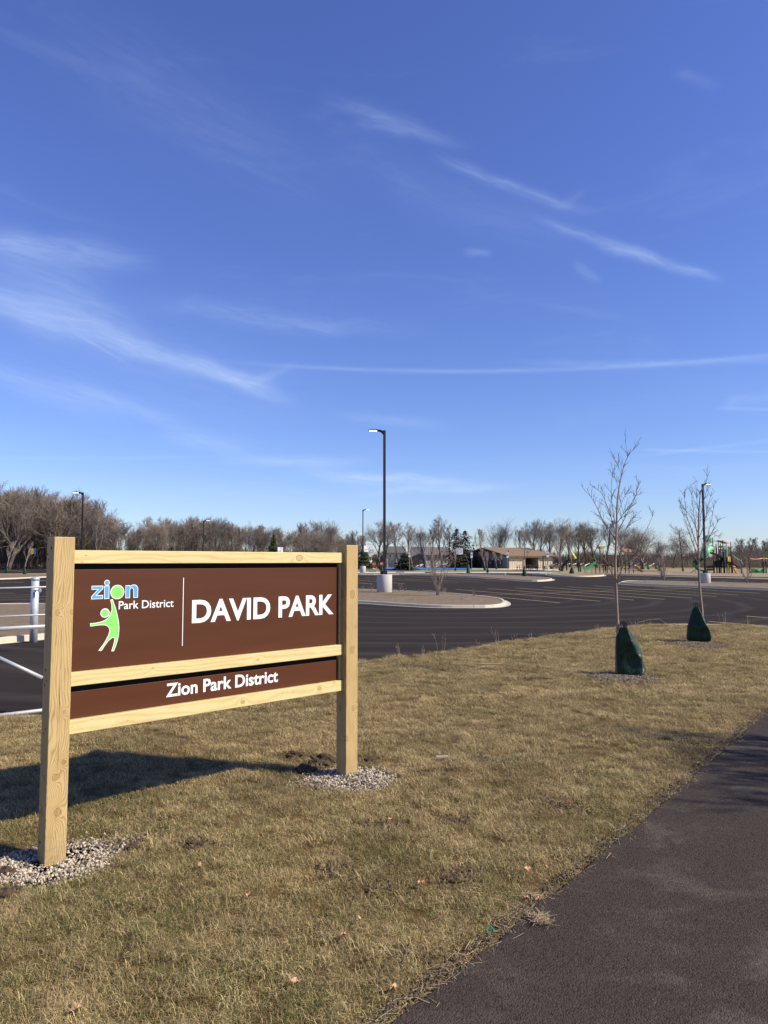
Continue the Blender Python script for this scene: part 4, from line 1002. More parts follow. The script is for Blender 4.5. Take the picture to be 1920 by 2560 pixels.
# brushwood filling the foot of the woods
def brush(name, px0, px1, Y0, Y1, topf, n, label, mat=None, rad=(.015, .045)):
    V = []; Fc = []
    for _ in range(n):
        px = random.uniform(px0, px1); Y = random.uniform(Y0, Y1); x = at(px, 1400, Y).x; zb = T(Y); zt = at(px, topf(px), Y).z
        h = (zt-zb)*random.uniform(.35, 1.0)**.8; k = random.uniform(.15, .5)*h*.35
        z0 = zb+random.random()*h*.55; a = random.random()*6.28; lx, ly = math.cos(a)*k*1.3, math.sin(a)*k
        r_ = random.uniform(*rad); L = h*random.uniform(.3, .6)
        i = len(V); V += [(x-r_, Y, z0), (x+r_, Y, z0), (x, Y+r_, z0), (x+lx*.5+r_*.5, Y+ly*.5, z0+L*.55), (x+lx, Y+ly, z0+L)]
        Fc += [(i, i+1, i+3), (i+1, i+2, i+3), (i+2, i, i+3), (i, i+3, i+4), (i+1, i+3, i+4)]
    me = bpy.data.meshes.new(name); me.from_pydata(V, [], Fc); me.materials.append(mat or M_brush)
    o = bpy.data.objects.new(name, me); COL.objects.link(o); return tag(o, label, 'brushwood', kind='stuff')
brush('brushwood', -80, 940, 132, 165, lambda p: float(np.interp(p, sx_, sy_))+62, 34000, 'tangled brown brushwood at the foot of the wood behind the sign')
brush('brushwood', 930, 1760, 150, 190, lambda p: 1372+6*math.sin(p*.05), 30000, 'grey brown brushwood beyond houses and pavilion')
brush('brushwood', 1640, 1960, 140, 185, lambda p: float(np.interp(p, [1640, 1700, 1760, 1800, 1860, 1960], [1395, 1390, 1392, 1378, 1368, 1366])), 26000, 'dark brushwood behind the play structures at the right', rad=(.02, .06))

def evergreen(px, top, Y, wpx, label, mat, seed, basepx=None):
    rg = random.Random(seed); x0 = at(px, 1400, Y).x; zb = T(Y); H = at(px, top, Y).z-zb; Wd = wpx*Y/F_PX/2
    r_ = empty('evergreen_tree', (x0, Y, zb), label, 'tree'); o3 = Vector((x0, Y, zb))
    mb = MB(); mb.cyl(o3, o3+Vector((0, 0, H*.9)), .16, .04, 6); mb.build('trunk', M_bark, r_)
    mb = MB()
    for k in range(1500):
        t = rg.random()**1.15; z = zb+H*(.03+.97*t); rr = Wd*1.65*(1-t)**.62*rg.uniform(.2, 1.1)*(1+.22*math.sin(t*31+rg.random())); a = rg.random()*6.28
        c = Vector((x0+rr*math.cos(a), Y+rr*math.sin(a), z-.10*rr)); s_ = rg.uniform(.16, .42)*(.6+.5*(1-t))
        d = Vector((math.cos(a), math.sin(a), -.25)).normalized(); sdv = Vector((-math.sin(a), math.cos(a), rg.uniform(-.5, .5)))
        mb.quad(c-sdv*s_*.55, c+d*s_*1.1, c+sdv*s_*.55, c-d*s_*.6+Vector((0, 0, s_*.35)))
    mb.build('crown', mat, r_)
evergreen(683, 1337, 127, 22, 'small bright evergreen above the middle of the top rail', M_needle2, 1)
evergreen(1142, 1322, 140, 46, 'taller dark evergreen between near shrub and pavilion', M_needle, 2)
evergreen(1163, 1327, 144, 54, 'broad dark evergreen just left of the pavilion', M_needle, 3)
evergreen(912, 1376, 131, 32, 'low dark evergreen beside the left basketball hoop', M_needle2, 5)
evergreen(1012, 1382, 127, 36, 'dark evergreen bush in front of the white house', M_needle, 6)

# young trees traced from the trunk and main limbs of each
def limb_pts(base, Y0, pts, depth0=0.0, depth1=0.0):
    n = len(pts); out = []
    for i, (a, b) in enumerate(pts): out.append(at(1380+a/3.072, 1080+b/3.072, Y0+depth0+(depth1-depth0)*(i/(n-1))))
    return out
def twigs(mb, pts, rg, n, L, r, up=.5, lv=0):
    for k in range(n):
        t = rg.uniform(.15, .98)*(len(pts)-1); i = min(int(t), len(pts)-2); p = pts[i].lerp(pts[i+1], t-i); ax = (pts[i+1]-pts[i]).normalized()
        o = Matrix.Rotation(rg.random()*6.28, 3, ax) @ ax.orthogonal().normalized(); an = rg.uniform(.45, .95)
        d = (ax*math.cos(an)+o*math.sin(an)+Vector((0, 0, up*.4))).normalized(); l = L*rg.uniform(.45, 1.1)*(1.1-.5*t/(len(pts)-1)); q = [p]
        for s_ in range(3):
            d = (d+Vector((rg.gauss(0, .12), rg.gauss(0, .12), .06))).normalized(); q.append(q[-1]+d*l/3)
        mb.tube(q, [r, r*.8, r*.6, r*.35], 3)
        if lv: twigs(mb, q, rg, lv, L*.45, r*.65, up, 0)
def young_tree(g, trunk, r0, limbs, label, seed, tw=14):
    rg = random.Random(seed); Y0 = g.y
    r_ = empty('young_tree', (g.x, g.y, 0), label, 'tree')
    tp = [Vector((g.x, g.y, 0))]+limb_pts(g, Y0, trunk); n = len(tp)
    mb = MB(); rad = [max(.004, r0*(1-.93*(i/(n-1))**.8)) for i in range(n)]
    sm = smooth_open(tp, 4); m_ = len(sm); rad = [max(.004, r0*(1-.95*(i/(m_-1))**.85)) for i in range(m_)]
    mb.tube(sm, rad, 8); mb.build('trunk', M_young, r_, True)
    mb = MB(); twigs(mb, sm[int(m_*.45):int(m_*.93)], rg, tw, .28, .005, .6, 2)
    for pts, rr, dep, nt in limbs:
        q = limb_pts(g, Y0, pts, 0, dep); q = smooth_open(q, 3); k = len(q)
        mb.tube(q, [max(.003, rr*.8*(1-.85*i/(k-1))) for i in range(k)], 5); twigs(mb, q, rg, nt, .30, .0048, .6, 2)
    mb.build('crown', M_twig, r_)
    return r_
gA = G(1542, 1690); gB = G(1757, 1606)
young_tree(gA, [(508, 1590), (500, 1400), (492, 1200), (486, 1000), (492, 850), (497, 700), (500, 560), (512, 450), (535, 330), (560, 240), (585, 185), (602, 150)], .034, [
    ([(488, 1140), (450, 1060), (420, 1000), (385, 960), (365, 900), (330, 860)], .014, -.3, 3), ([(470, 1110), (430, 1040), (350, 990), (290, 950), (262, 915)], .008, -.5, 2),
    ([(486, 830), (440, 745), (385, 670), (350, 590), (300, 500), (258, 456)], .016, .5, 15), ([(488, 780), (460, 680), (420, 560), (380, 470), (325, 425)], .012, -.4, 12),
    ([(505, 1165), (525, 1080), (555, 1010), (605, 965), (650, 925), (680, 830), (735, 730), (788, 612)], .016, -.5, 6), ([(540, 1030), (530, 970), (480, 900), (470, 830)], .009, .3, 4), ([(556, 1008), (610, 990), (660, 950)], .007, .3, 3),
    ([(498, 800), (540, 700), (590, 600), (640, 500), (665, 380)], .014, .5, 14), ([(497, 900), (545, 800), (590, 700), (650, 640), (688, 600)], .012, .2, 10), ([(495, 740), (470, 620), (455, 480), (465, 330), (520, 220)], .010, -.2, 10),
    ([(500, 640), (545, 520), (575, 455)], .008, .3, 8), ([(512, 450), (490, 360), (460, 320)], .006, -.2, 5), ([(535, 330), (500, 250), (458, 175)], .005, .2, 3), ([(585, 190), (570, 120), (563, 68)], .004, 0, 2), ([(588, 180), (620, 140), (637, 120)], .004, 0, 2),
    ([(500, 700), (540, 640), (600, 560), (680, 430)], .009, -.3, 9)], 'nearer young bare tree rising from a green watering bag', 11, 12)
young_tree(gB, [(1152, 1390), (1140, 1260), (1130, 1120), (1126, 1000), (1124, 850), (1126, 700), (1130, 600), (1136, 500), (1150, 440), (1188, 370), (1192, 310), (1199, 245)], .040, [
    ([(1124, 960), (1085, 860), (1050, 760), (1010, 640), (975, 510)], .018, .6, 20), ([(1124, 900), (1075, 760), (1035, 640), (1010, 460)], .016, -.5, 20), ([(1124, 880), (1100, 700), (1080, 560), (1065, 400)], .014, .4, 18),
    ([(1126, 1000), (1160, 900), (1210, 800), (1240, 750), (1280, 670)], .017, -.6, 18), ([(1128, 960), (1180, 840), (1220, 700), (1255, 520)], .014, .5, 16), ([(1126, 820), (1170, 700), (1200, 560), (1235, 430)], .013, -.4, 16), ([(1130, 760), (1150, 600), (1180, 480), (1220, 370)], .010, .3, 12),
    ([(1126, 1010), (1060, 900), (1000, 830), (930, 740)], .012, .9, 14), ([(1130, 1000), (1175, 1000), (1210, 960)], .010, -.3, 5), ([(1128, 620), (1110, 500), (1115, 370)], .009, .2, 10), ([(1126, 900), (1190, 860), (1250, 800), (1300, 800)], .012, .9, 12), ([(1124, 780), (1060, 640), (990, 560), (978, 500)], .010, -.7, 12)],
    'farther young bare tree with dense crown rising from a watering bag', 12, 14)

def water_bag(g, prof, label, d=.26, seed=1, loops=((.2, .04), (.5, .05), (.7, .03))):
    """zipped-up watering bag; prof = [(z, left x, right x)] in metres around g"""
    mb = MB(); rings = []; N = 26
    zs = [p[0] for p in prof]
    for k in range(25):
        z = zs[-1]*k/24; xl = float(np.interp(z, zs, [p[1] for p in prof])); xr = float(np.interp(z, zs, [p[2] for p in prof]))
        cx = (xl+xr)/2; hw = (xr-xl)/2; dd = d*(1-.62*z/zs[-1])*.9
        ring = []
        tz = z/zs[-1]; yc = -dd*(1.0+.25*math.sin(tz*4+seed)); xc = hw*(.62-.25*tz+.10*math.sin(tz*7+seed*2))
        key = [(-hw, dd*.25), (-hw*.99, -dd*.05), (-hw*.45, -dd*.42), (hw*.05, -dd*(.55+.25*math.sin(tz*6+seed))), (xc-.25*hw, yc*.78), (xc, yc), (xc+.14*hw, yc*.80), (hw*.93, -dd*.05), (hw, dd*.35), (hw*.7, dd*.75), (0, dd*.85), (-hw*.75, dd*.7)]
        for (kx, ky) in key:
            f = 1+.16*noise.noise(Vector((kx*9+seed, z*6.2, ky*4)))+.03*noise.noise(Vector((kx*16, z*15+seed, ky*9)))
            ring.append((g.x+cx+kx*(1 if kx < 0 else f), g.y+ky*(f+.26*noise.noise(Vector((z*6.5, kx*4, seed)))+.04*noise.noise(Vector((z*20, kx*12, seed)))), g.z+.03+z))
        rings.append(ring)
    mb.loft(rings); o = mb.build('watering_bag', M_bag, None, True)
    md = o.modifiers.new('sub', 'SUBSURF'); md.levels = 1; md.render_levels = 1
    tag(o, label, 'watering bag')
    ORG[o.name] = Vector((0, 0, 0)); ztop = zs[-1]; xl, xr = prof[-1][1], prof[-1][2]
    for f, h in loops:
        h += .03; c = Vector((g.x+xl+(xr-xl)*f, g.y-.02, g.z+ztop+.01)); mb = MB()
        mb.tube([c+Vector((-.018, 0, -.02)), c+Vector((-.024, 0, h)), c+Vector((-.008, 0, h+.035)), c+Vector((.012, 0, h+.03)), c+Vector((.022, 0, h)), c+Vector((.016, 0, -.02))], .010, 5); mb.build('strap_loop', M_strap, o)
    mb = MB(); mb.tube([(g.x+prof[0][1]-.004, g.y-.05, g.z+.03), (g.x+prof[len(prof)//2][1]-.004, g.y-.03, g.z+ztop*.55), (g.x+prof[-2][1]-.002, g.y-.02, g.z+ztop*.85)], .006, 5); mb.build('zip_seam', M_strap, o)
    return o
k_ = gA.y/F_PX*1.0
def prof_px(rows, base_x, base_y, sc): return [((base_y-y)*sc, (xl-base_x)*sc, (xr-base_x)*sc) for y, xl, xr in rows]
kA = gA.y/F_PX
water_bag(Vector((gA.x, gA.y-.02, 0)), prof_px([(1696, 1538.5, 1604), (1683, 1538, 1614), (1660, 1538.5, 1611), (1630, 1539.5, 1600), (1605, 1541, 1588), (1590, 1546, 1576), (1580, 1553, 1570)], 1542, 1696, kA), 'large crumpled green watering bag zipped round the nearer young tree', .22, 3)
kB = gB.y/F_PX
water_bag(Vector((gB.x, gB.y-.02, 0)), prof_px([(1611, 1719, 1777), (1600, 1717, 1778), (1575, 1720, 1770), (1550, 1727, 1761), (1535, 1733, 1752), (1526, 1737, 1748)], 1757, 1611, kB), 'dark pear shaped watering bag round the farther young tree', .30, 6, ((.05, .06), (.6, .05), (.9, .04)))

# tree outside the frame on the right whose limbs shade the path
tk, cr = tree_mesh(901, 6.2, .15, levels=3, trunk_frac=.22, spread=.5, up=.55, nb=(9, 6, 5), lr=.52, straight=.85, wig=.1, minr=.009)
for (x_, y_, lb) in ((9.0, 3.7, 'bare tree beside the path nearest outside the right picture edge'), (10.2, 5.1, 'bare tree beside the path farthest outside the right picture edge'), (9.5, 4.35, 'middle bare tree beside the path outside the right picture edge')):
    r_ = empty('bare_tree', (x_, y_, 0), lb, 'tree', local=True); r_.rotation_euler = (0, 0, x_)
    a = tk.build('trunk', M_bark, r_, True); b = cr.build('crown', M_twf, r_)

# shrubs and dry stubs on the islands, dry weeds at the lawn edge
def shrub(g, H, Wd, label, seed, n=14, mat=None, group=None, r=.012, name='bare_shrub', cat='shrub'):
    rg = random.Random(seed); mb = MB(); r_ = tag(mb.build(name, mat or M_shrub), label, cat, group); 
    bpy.data.objects.remove(r_); mb = MB(); tw = MB()
    for k in range(n):
        a = rg.random()*6.28; rr = rg.random()**.45*Wd*.74; d = Vector((math.cos(a)*rr/H, math.sin(a)*rr/H, 1)).normalized(); L = H*rg.uniform(.6, 1.02)
        p = Vector((g.x+rg.gauss(0, .03), g.y+rg.gauss(0, .03), g.z)); q = [p]
        for s_ in range(5):
            d = (d+Vector((rg.gauss(0, .09), rg.gauss(0, .09), .03))).normalized(); q.append(q[-1]+d*L/5)
        mb.tube(q, [r, r*.85, r*.7, r*.55, r*.4, r*.25], 4); twigs(mb, q[2:], rg, 5, H*.26, r*.36, .5, 1)
    o = mb.build(name, mat or M_shrub); o['label'] = label; o['category'] = cat
    if group: o['group'] = group
    return o
def isz(p, h=.12): return Vector((p.x, p.y, T(p.y)+h))
gs = G(1094, 1493); k_ = gs.y/F_PX
shrub(isz(gs), 125*k_, 72*k_, 'large multi stemmed bare shrub near the tip of the lamp island', 21, 15, r=.026)
gs = G(1659, 1453); k_ = gs.y/F_PX
shrub(isz(gs), 74*k_, 56*k_, 'left bare shrub on the island behind the young trees', 22, 15, r=.028)
gs = G(1869, 1462); k_ = gs.y/F_PX
shrub(isz(gs), 76*k_, 54*k_, 'right bare shrub on the island near the overhead bars', 23, 12, r=.026)
stub = [(928, 1478, 20, 24), (905, 1474, 12, 14), (998, 1480, 26, 30), (985, 1483, 14, 16), (1012, 1479, 12, 22), (1046, 1481, 8, 10), (1110, 1483, 16, 12), (1185, 1492, 20, 14), (1155, 1500, 8, 16), (1610, 1453, 10, 16), (1813, 1456, 9, 16), (1740, 1460, 6, 10)]
for i, (x, y, h, wd) in enumerate(stub):
    g = G(x, y+4); k_ = g.y/F_PX; lbs = ('dry stub shrub left of the tall lamp base', 'lowest dry tuft by the far sign post on the island', 'dry twiggy stub right of the tall lamp base', 'dry stub touching the tall lamp base', 'broken dry twigs between lamp base and shrub', 'tiny dry tuft in the island middle', 'dry sprig right of the large shrub stem', 'dry sprig near the island tip', 'flat dry tuft in front of the island sprig', 'dry stub left of the left island shrub', 'dry stub between lamp and right island shrub', 'tiny dry tuft left of the right lamp base')[i]
    shrub(isz(g), h*k_, wd*k_, lbs, 40+i, 7, M_shrub, r=.010, name='dry_stub')
weeds = [(1105, 1625, 48, 14), (1240, 1612, 50, 12), (1060, 1648, 30, 8), (1005, 1645, 34, 14), (1195, 1622, 24, 8), (1325, 1600, 22, 14), (1285, 1608, 26, 18), (985, 1672, 20, 10), (1365, 1596, 16, 10), (1625, 1566, 20, 30), (1870, 1566, 26, 8), (1810, 1566, 44, 36)]
wl = ('tall dry weed stalk at the lawn edge behind open grass', 'dry weed stalk right of the middle of the lawn edge', 'short weed on the kerb right of the sign', 'branching weed on the kerb near the sign', 'small weed left of the tall stalk', 'small weed left of the nearer young tree', 'bushy weed at the lawn edge left of the nearer tree', 'tuft of dead stalks by the far sign post', 'weed just left of the nearer trunk', 'spreading dry weed between the two young trees', 'thin weed by the right stall line', 'branching pale weed right of the farther bag')
for i, (x, y, h, wd) in enumerate(weeds):
    g = G(x, y); k_ = g.y/F_PX; shrub(Vector((g.x, g.y, .01)), h*k_, wd*k_, wl[i], 70+i, 3 if wd < 20 else 5, M_weed, r=.004, name='dry_weed', cat='weed')
for i, (x, y, h, wd, lb) in enumerate(((1545, 1592, 44, 150, 'sprawling dry branch pile behind the nearer bag'), (1590, 1590, 46, 40, 'upright dry stalks right behind the nearer bag'), (1500, 1590, 30, 30, 'dry bush left of the nearer trunk'))):
    g = G(x, y); k_ = g.y/F_PX; shrub(Vector((g.x, g.y, .01)), h*k_, wd*k_, lb, 90+i, 7, M_weed, r=.004, name='dry_weed', cat='weed')
a = [at(1380+x/3.072, 1080+y/3.072, 17.2) for x, y in ((825, 1435), (870, 1465), (920, 1510), (970, 1555), (1012, 1600))]; a[-1].z = .03
mb = MB(); mb.tube(a, [.004, .006, .006, .005, .004], 4); mb.tube([a[0], a[0]+Vector((-.25, 0, -.02)), a[0]+Vector((-.5, 0, -.08))], .004, 4); tag(mb.build('dry_branch', M_weed), 'long thin dry branch leaning down to the farther bag', 'branch')
g = G(1195, 1666); mb = MB(); mb.tube([(g.x-.5, g.y, .05), (g.x-.1, g.y-.03, .06), (g.x+.45, g.y+.05, .05)], .007, 4); mb.tube([(g.x-.1, g.y-.03, .06), (g.x+.2, g.y-.12, .06)], .005, 4); tag(mb.build('dry_branch', M_weed), 'dry forked stick lying flat in the open grass', 'branch')
g = G(1105, 1905); mb = MB(); mb.box((g.x, g.y, .05), (.13, .035, .02), .15); bevel(tag(mb.build('wood_scrap', plain('weathered_wood', (.33, .27, .20), .8)), 'small weathered wood scrap in the grass right of the far post', 'wood scrap'), .003)

# ---------------------------------------------------------------- lamps
def lamp(px, base_top, base_bot, wpx, top, side, label, Y=None, concrete=True, armpx=40):
    g = G(px, base_bot) if Y is None else Vector((at(px, 1400, Y).x, Y, T(Y))); Y = g.y; k = Y/F_PX
    r_ = empty('street_lamp', g, label, 'street lamp'); rb = wpx*k/2; zb = at(px, base_top, Y).z; zt = at(px, top, Y).z
    if concrete:
        mb = MB(); n = 36; prof = [(1.0, 0.0), (1.0, zb-g.z-.03), (.985, zb-g.z-.01), (.96, zb-g.z)]
        mb.loft([[(g.x+rb*f*math.cos(2*PI*i/n), g.y+rb*f*math.sin(2*PI*i/n), g.z+h-(.1 if h == 0 else 0)) for i in range(n)] for f, h in prof]); o = mb.build('concrete_base', M_base, r_, True)
        o.data.polygons[-1].use_smooth = False; bevel(o, .01, 1)
        for i in range(len(o.data.polygons)):
            if len(o.data.polygons[i].vertices) > 4: o.data.polygons[i].use_smooth = False
    pw = max(.125, .13); c = Vector((g.x, g.y, 0))
    mb = MB(); mb.box((c.x, c.y, zb+.11), (pw*2.2, pw*2.2, .22), .3); mb.build('base_cover', M_black, r_)
    if concrete and wpx > 25:
        mb = MB(); mb.box((c.x-.19, c.y-.1, zb+.25), (.09, .09, .5), .3); mb.build('receptacle_box', M_black, r_)
    mb = MB(); mb.box((c.x, c.y, (zb+.2+zt)/2), (pw, pw, zt-zb-.2), .32); mb.build('pole', M_black, r_)
    s_ = side; A = armpx*k
    mb = MB(); z0 = zt-.10
    mb.tube([(c.x, c.y, z0-.12), (c.x+s_*A*.10, c.y, z0-.02), (c.x+s_*A*.22, c.y, z0+.06), (c.x+s_*A*.42, c.y, z0+.10)], [.09, .085, .075, .06], 8); mb.build('arm', M_black, r_, True)
    mb = MB(); x0, x1 = c.x+s_*A*.38, c.x+s_*A
    rings = []
    for t, w_, h in ((0, .09, .10), (.12, .17, .10), (.5, .20, .085), (.85, .18, .065), (1, .08, .04)):
        x = x0+(x1-x0)*t; zc = z0+.115+.01*t; rings.append([(x, c.y-w_, zc-h*.3), (x, c.y+w_, zc-h*.3), (x, c.y+w_*.8, zc+h*.5), (x, c.y-w_*.8, zc+h*.5)])
    mb.loft(rings); hd = mb.build('lamp_head', M_black, r_)
    mb = MB(); xa, xb = x0+(x1-x0)*.16, x0+(x1-x0)*.92; mb.box(((xa+xb)/2, c.y, z0+.072), (abs(xb-xa), .28, .035)); o = mb.build('lens', M_lens, hd)
    return r_
lamp(961, 1436, 1484, 38, 1076, -1, 'tall black lamp post on the near island right of the sign', armpx=40)
lamp(907, 1415, 1432, 14.5, 1274, 1, 'distant black lamp post with short base left of the tall lamp', armpx=17)
lamp(1764, 1433, 1461, 24, 1210, 1, 'black lamp post behind the farther young tree', armpx=20)
lamp(203, 1430, 1470, 20, 1231, -1, 'black lamp post rising behind the near end of the top rail', Y=62, armpx=26)
lamp(507, 1415, 1432, 14, 1301, 1, 'far lamp post behind the middle of the sign', Y=112, armpx=16)

# ---------------------------------------------------------------- gate at the left
def pipe_gate(name, Y, x0px, x1px, rails, diag, rad, label, dyR=0.0):
    xa, xb = at(x0px, 1400, Y).x, at(x1px, 1400, Y).x
    r_ = empty(name, (xb, Y, T(Y)), label, 'gate'); F_ = lambda px, py, dy=0: at(px, py, Y+dy)
    for (ya, yb) in rails:
        mb = MB(); a = F_(0, ya); b = F_(x1px if x1px > 0 else 110, yb); d = (b-a).normalized(); L0 = (a.x-xa)/d.x if abs(d.x) > 1e-6 else 3
        mb.cyl(a-d*3.2, b, rad, n=14); mb.build('rail', M_pipe, r_, True)
    for (xa_, ya, xb_, yb) in diag:
        mb = MB(); a = F_(xa_, ya); b = F_(xb_, yb); d = (b-a); mb.cyl(a-d*.7, b, rad*.95, n=14); mb.build('brace', M_pipe, r_, True)
    mb = MB(); a = F_(x1px, rails[0][1]); b = F_(x1px, rails[-1][1]); mb.cyl(Vector((b.x, Y, a.z)), Vector((b.x, Y, b.z)), rad, n=14); mb.build('end_stile', M_pipe, r_, True)
    return r_
pipe_gate('pipe_gate', 9.3, 0, 150, [(1572, 1564), (1789, 1771)], [(0, 1646, 106, 1695)], .027, 'near leaf of the white pipe gate with diagonal brace behind the near post')
pipe_gate('pipe_gate', 15.5, 0, 128, [(1470.5, 1467), (1541.5, 1536)], [], .018, 'far leaf of the white pipe gate with two thin rails')
gpz = 17.5; r_ = empty('gate_post', (at(90, 1400, gpz).x, gpz, 0), 'thick galvanised steel gate post with domed cap on the mulch verge', 'post')
c = r_.location.copy(); zt = at(90, 1446, gpz).z; rad = 9.3*gpz/F_PX
mb = MB(); mb.cyl(c, (c.x, c.y, zt), rad, n=28); mb.build('tube', M_galv, r_, True)
mb = MB(); n = 28; mb.loft([[(c.x+rad*f*math.cos(2*PI*i/n), c.y+rad*f*math.sin(2*PI*i/n), zt+h) for i in range(n)] for f, h in ((1.07, -.05), (1.07, .0), (.98, .02), (.6, .035), (.1, .04))]); mb.build('cap', M_galv, r_, True)
mb = MB(); hz_ = at(96, 1475, gpz).z; mb.cyl((c.x+.02, c.y-rad-.03, hz_), (c.x+.22, c.y-rad-.06, hz_), .015, n=8); mb.box((c.x+.18, c.y-rad-.05, hz_), (.05, .04, .09)); mb.box((c.x+.05, c.y-rad-.02, hz_-.02), (.06, .05, .05)); mb.build('hinge_hook', M_galv, r_)

# ---------------------------------------------------------------- far-left fence, panel, bagged trees
def fence(name, p0, p1, topz, label, step=.14, th=.02, mat=None, postevery=2.4, boards=False, cat='fence', hgt=None):
    a, b = Vector(p0), Vector(p1); L = (b-a).length; d = (b-a).normalized(); rz = math.atan2(d.y, d.x)
    r_ = empty(name, a, label, cat); n = int(L/step); m_ = mat or M_black; hgt = hgt or topz
    if boards:
        me = None
        for i in range(n):
            c = a+d*(i+.5)*step; z = T(c.y)
            if i == 0:
                mb = MB(); mb.box((c.x, c.y, z+hgt/2), (step*.94, .03, hgt), rz); o = mb.build('board', m_, r_); first = (o, c)
            else:
                o = first[0].copy(); COL.objects.link(o); o.parent = r_; o.location = (c.x-first[1].x, c.y-first[1].y, z-T(first[1].y)+random.uniform(-.02, .02))
    else:
        mb = MB()
        for i in range(n):
            c = a+d*(i+.5)*step; z = T(c.y); mb.box((c.x, c.y, z+hgt/2), (th, th, hgt), rz)
        o = mb.build('picket', m_, r_); o['kind'] = 'stuff'
        for h in (.18, hgt-.15):
            mb = MB(); mb.box(((a.x+b.x)/2, (a.y+b.y)/2, T((a.y+b.y)/2)+h), (L, .04, .05), rz); mb.build('rail', m_, r_)
        k = int(L/postevery)
        for i in range(k+1):
            c = a+d*min(L, i*postevery); mb = MB(); mb.box((c.x, c.y, T(c.y)+hgt/2+.03), (.07, .07, hgt+.06), rz); mb.build('post', m_, r_)
    return r_
fence('metal_fence', (at(-80, 1400, 130).x, 130, T(130)), (at(400, 1400, 130).x, 130, T(130)), 1.9, 'black metal picket fence in front of the wood behind the sign')
x_ = at(80, 1400, 127).x; r_ = empty('banner', (x_, 127, T(127)), 'small banner in red, yellow and blue stripes against the dark wood', 'banner')
zc = at(80, 1378, 127).z; hw = 9*127/F_PX; hh = 7*127/F_PX
M_red = plain('red_cloth', (.62, .12, .10), .7); M_yel = plain('yellow_cloth', (.75, .55, .06), .7); M_blu = plain('blue_cloth', (.05, .16, .38), .7)
mb = MB(); mb.cyl((x_-hw-.04, 127, T(127)), (x_-hw-.04, 127, zc+hh+.1), .03, n=6); mb.cyl((x_-hw-.04, 127, zc+hh+.03), (x_+hw, 127, zc+hh+.03), .025, n=6); mb.build('pole', M_black, r_)
for i, m_ in enumerate((M_red, M_yel, M_blu)):
    mb = MB(); xa = x_-hw+i*hw*2/3; mb.box((xa+hw/3, 127, zc), (hw*2/3-.01, .03, hh*2)); mb.build('stripe', m_, r_)

def small_bag(px, ytop, ybot, wpx, label, Y=None, lean=0.0, hz=.1, mat=None, tree_top=None, tree_label=None, kind=None):
    g = G(px, ybot) if Y is None else Vector((at(px, 1400, Y).x, Y, T(Y))); k = g.y/F_PX; H = (ybot-ytop)*k; hw = wpx*k/2; z0 = g.z+hz
    if Y is not None: z0 = at(px, ybot, Y).z
    mb = MB(); rings = []; n = 14
    for t, f in ((0, 1.0), (.15, 1.08), (.5, .85), (.8, .5), (.92, .34), (1, .30)):
        rings.append([(g.x+lean*hw*t+hw*f*math.cos(2*PI*i/n)*(1+.1*math.sin(i*2.3+t*5)), g.y+hw*.8*f*math.sin(2*PI*i/n), z0+H*t) for i in range(n)])
    mb.loft(rings); o = mb.build('watering_bag', mat or M_bag, None, True); tag(o, label, 'watering bag'); 
    mb = MB(); c = Vector((g.x+lean*hw, g.y, z0+H)); mb.tube([c+Vector((-.05, 0, -.02)), c+Vector((-.04, 0, .08)), c+Vector((.02, 0, .08)), c+Vector((.04, 0, -.02))], .015, 4); mb.build('strap_loop', M_strap, o)
    if tree_top is not None:
        zt = at(px, tree_top, g.y).z
        base = YT; s_ = (zt-z0)/4.0; global YUSED
        if not YUSED: t_ = base; YUSED = True
        else: t_ = copy_tree(base, (0, 0, 0))
        t_.location = (g.x, g.y, z0); t_.scale = (s_, s_, s_); t_.rotation_euler = (0, 0, random.random()*6.28); tag(t_, tree_label, 'tree')
tk, cr = tree_mesh(777, 4.0, .05, levels=3, trunk_frac=.38, spread=.55, up=.5, nb=(9, 4, 3), lr=.42, straight=.88, wig=.08, minr=.009)
YT = empty('young_tree', (0, 0, 0), local=True); tk.build('trunk', M_shrub, YT, True); cr.build('crown', M_shrub, YT); YUSED = False
small_bag(17, 1419, 1436, 8, 'watering bag at the left edge on the far island', tree_top=1350, tree_label='young bare tree at the left edge on the far island')
small_bag(61, 1419, 1437, 8, 'watering bag second from left on the far island', tree_top=1352, tree_label='second young bare tree from the left on the far island')
small_bag(1311, 1421, 1443, 11, 'black watering bag in front of the pavilion tables', tree_top=1316, tree_label='young tree in front of the pavilion with bag at its foot')
small_bag(1429, 1418, 1436, 11, 'watering bag under the arch climber', lean=.3, tree_top=1348, tree_label='young tree in front of the arch climber')
small_bag(953.5, 1415, 1431, 6, 'black watering bag left of the tall lamp pole', Y=116)
small_bag(1030.5, 1415, 1426, 4.5, 'tiny watering bag in front of the blue court', tree_top=1362, tree_label='thin young tree in front of the blue court')
small_bag(1138.5, 1418, 1428, 4.5, 'tiny bag right of the near shrub', tree_top=1372, tree_label='thin young tree right of the near shrub')
small_bag(1212, 1414, 1427, 6.5, 'black bag left of the pavilion corner', tree_top=1365, tree_label='young tree left of the pavilion corner')
small_bag(1219, 1420, 1433, 6, 'dark green bag in front left of the pavilion', tree_top=1377, tree_label='young tree in front of the left pavilion wall')
small_bag(1241, 1415, 1424, 4.5, 'small green bag before the pavilion doors', tree_top=1378, tree_label='young pale tree before the pavilion doors')
small_bag(1251.5, 1412, 1422, 4, 'tiny bag near the pavilion corner', tree_top=1381, tree_label='young tree near the pavilion front corner')
small_bag(1399, 1416, 1427, 5, 'black bag left of the arch climber', tree_top=1355, tree_label='young tree left of the arch climber')
small_bag(1378, 1412, 1423, 7, 'dark bag right of the pavilion', tree_top=1375, tree_label='young tree right of the pavilion')
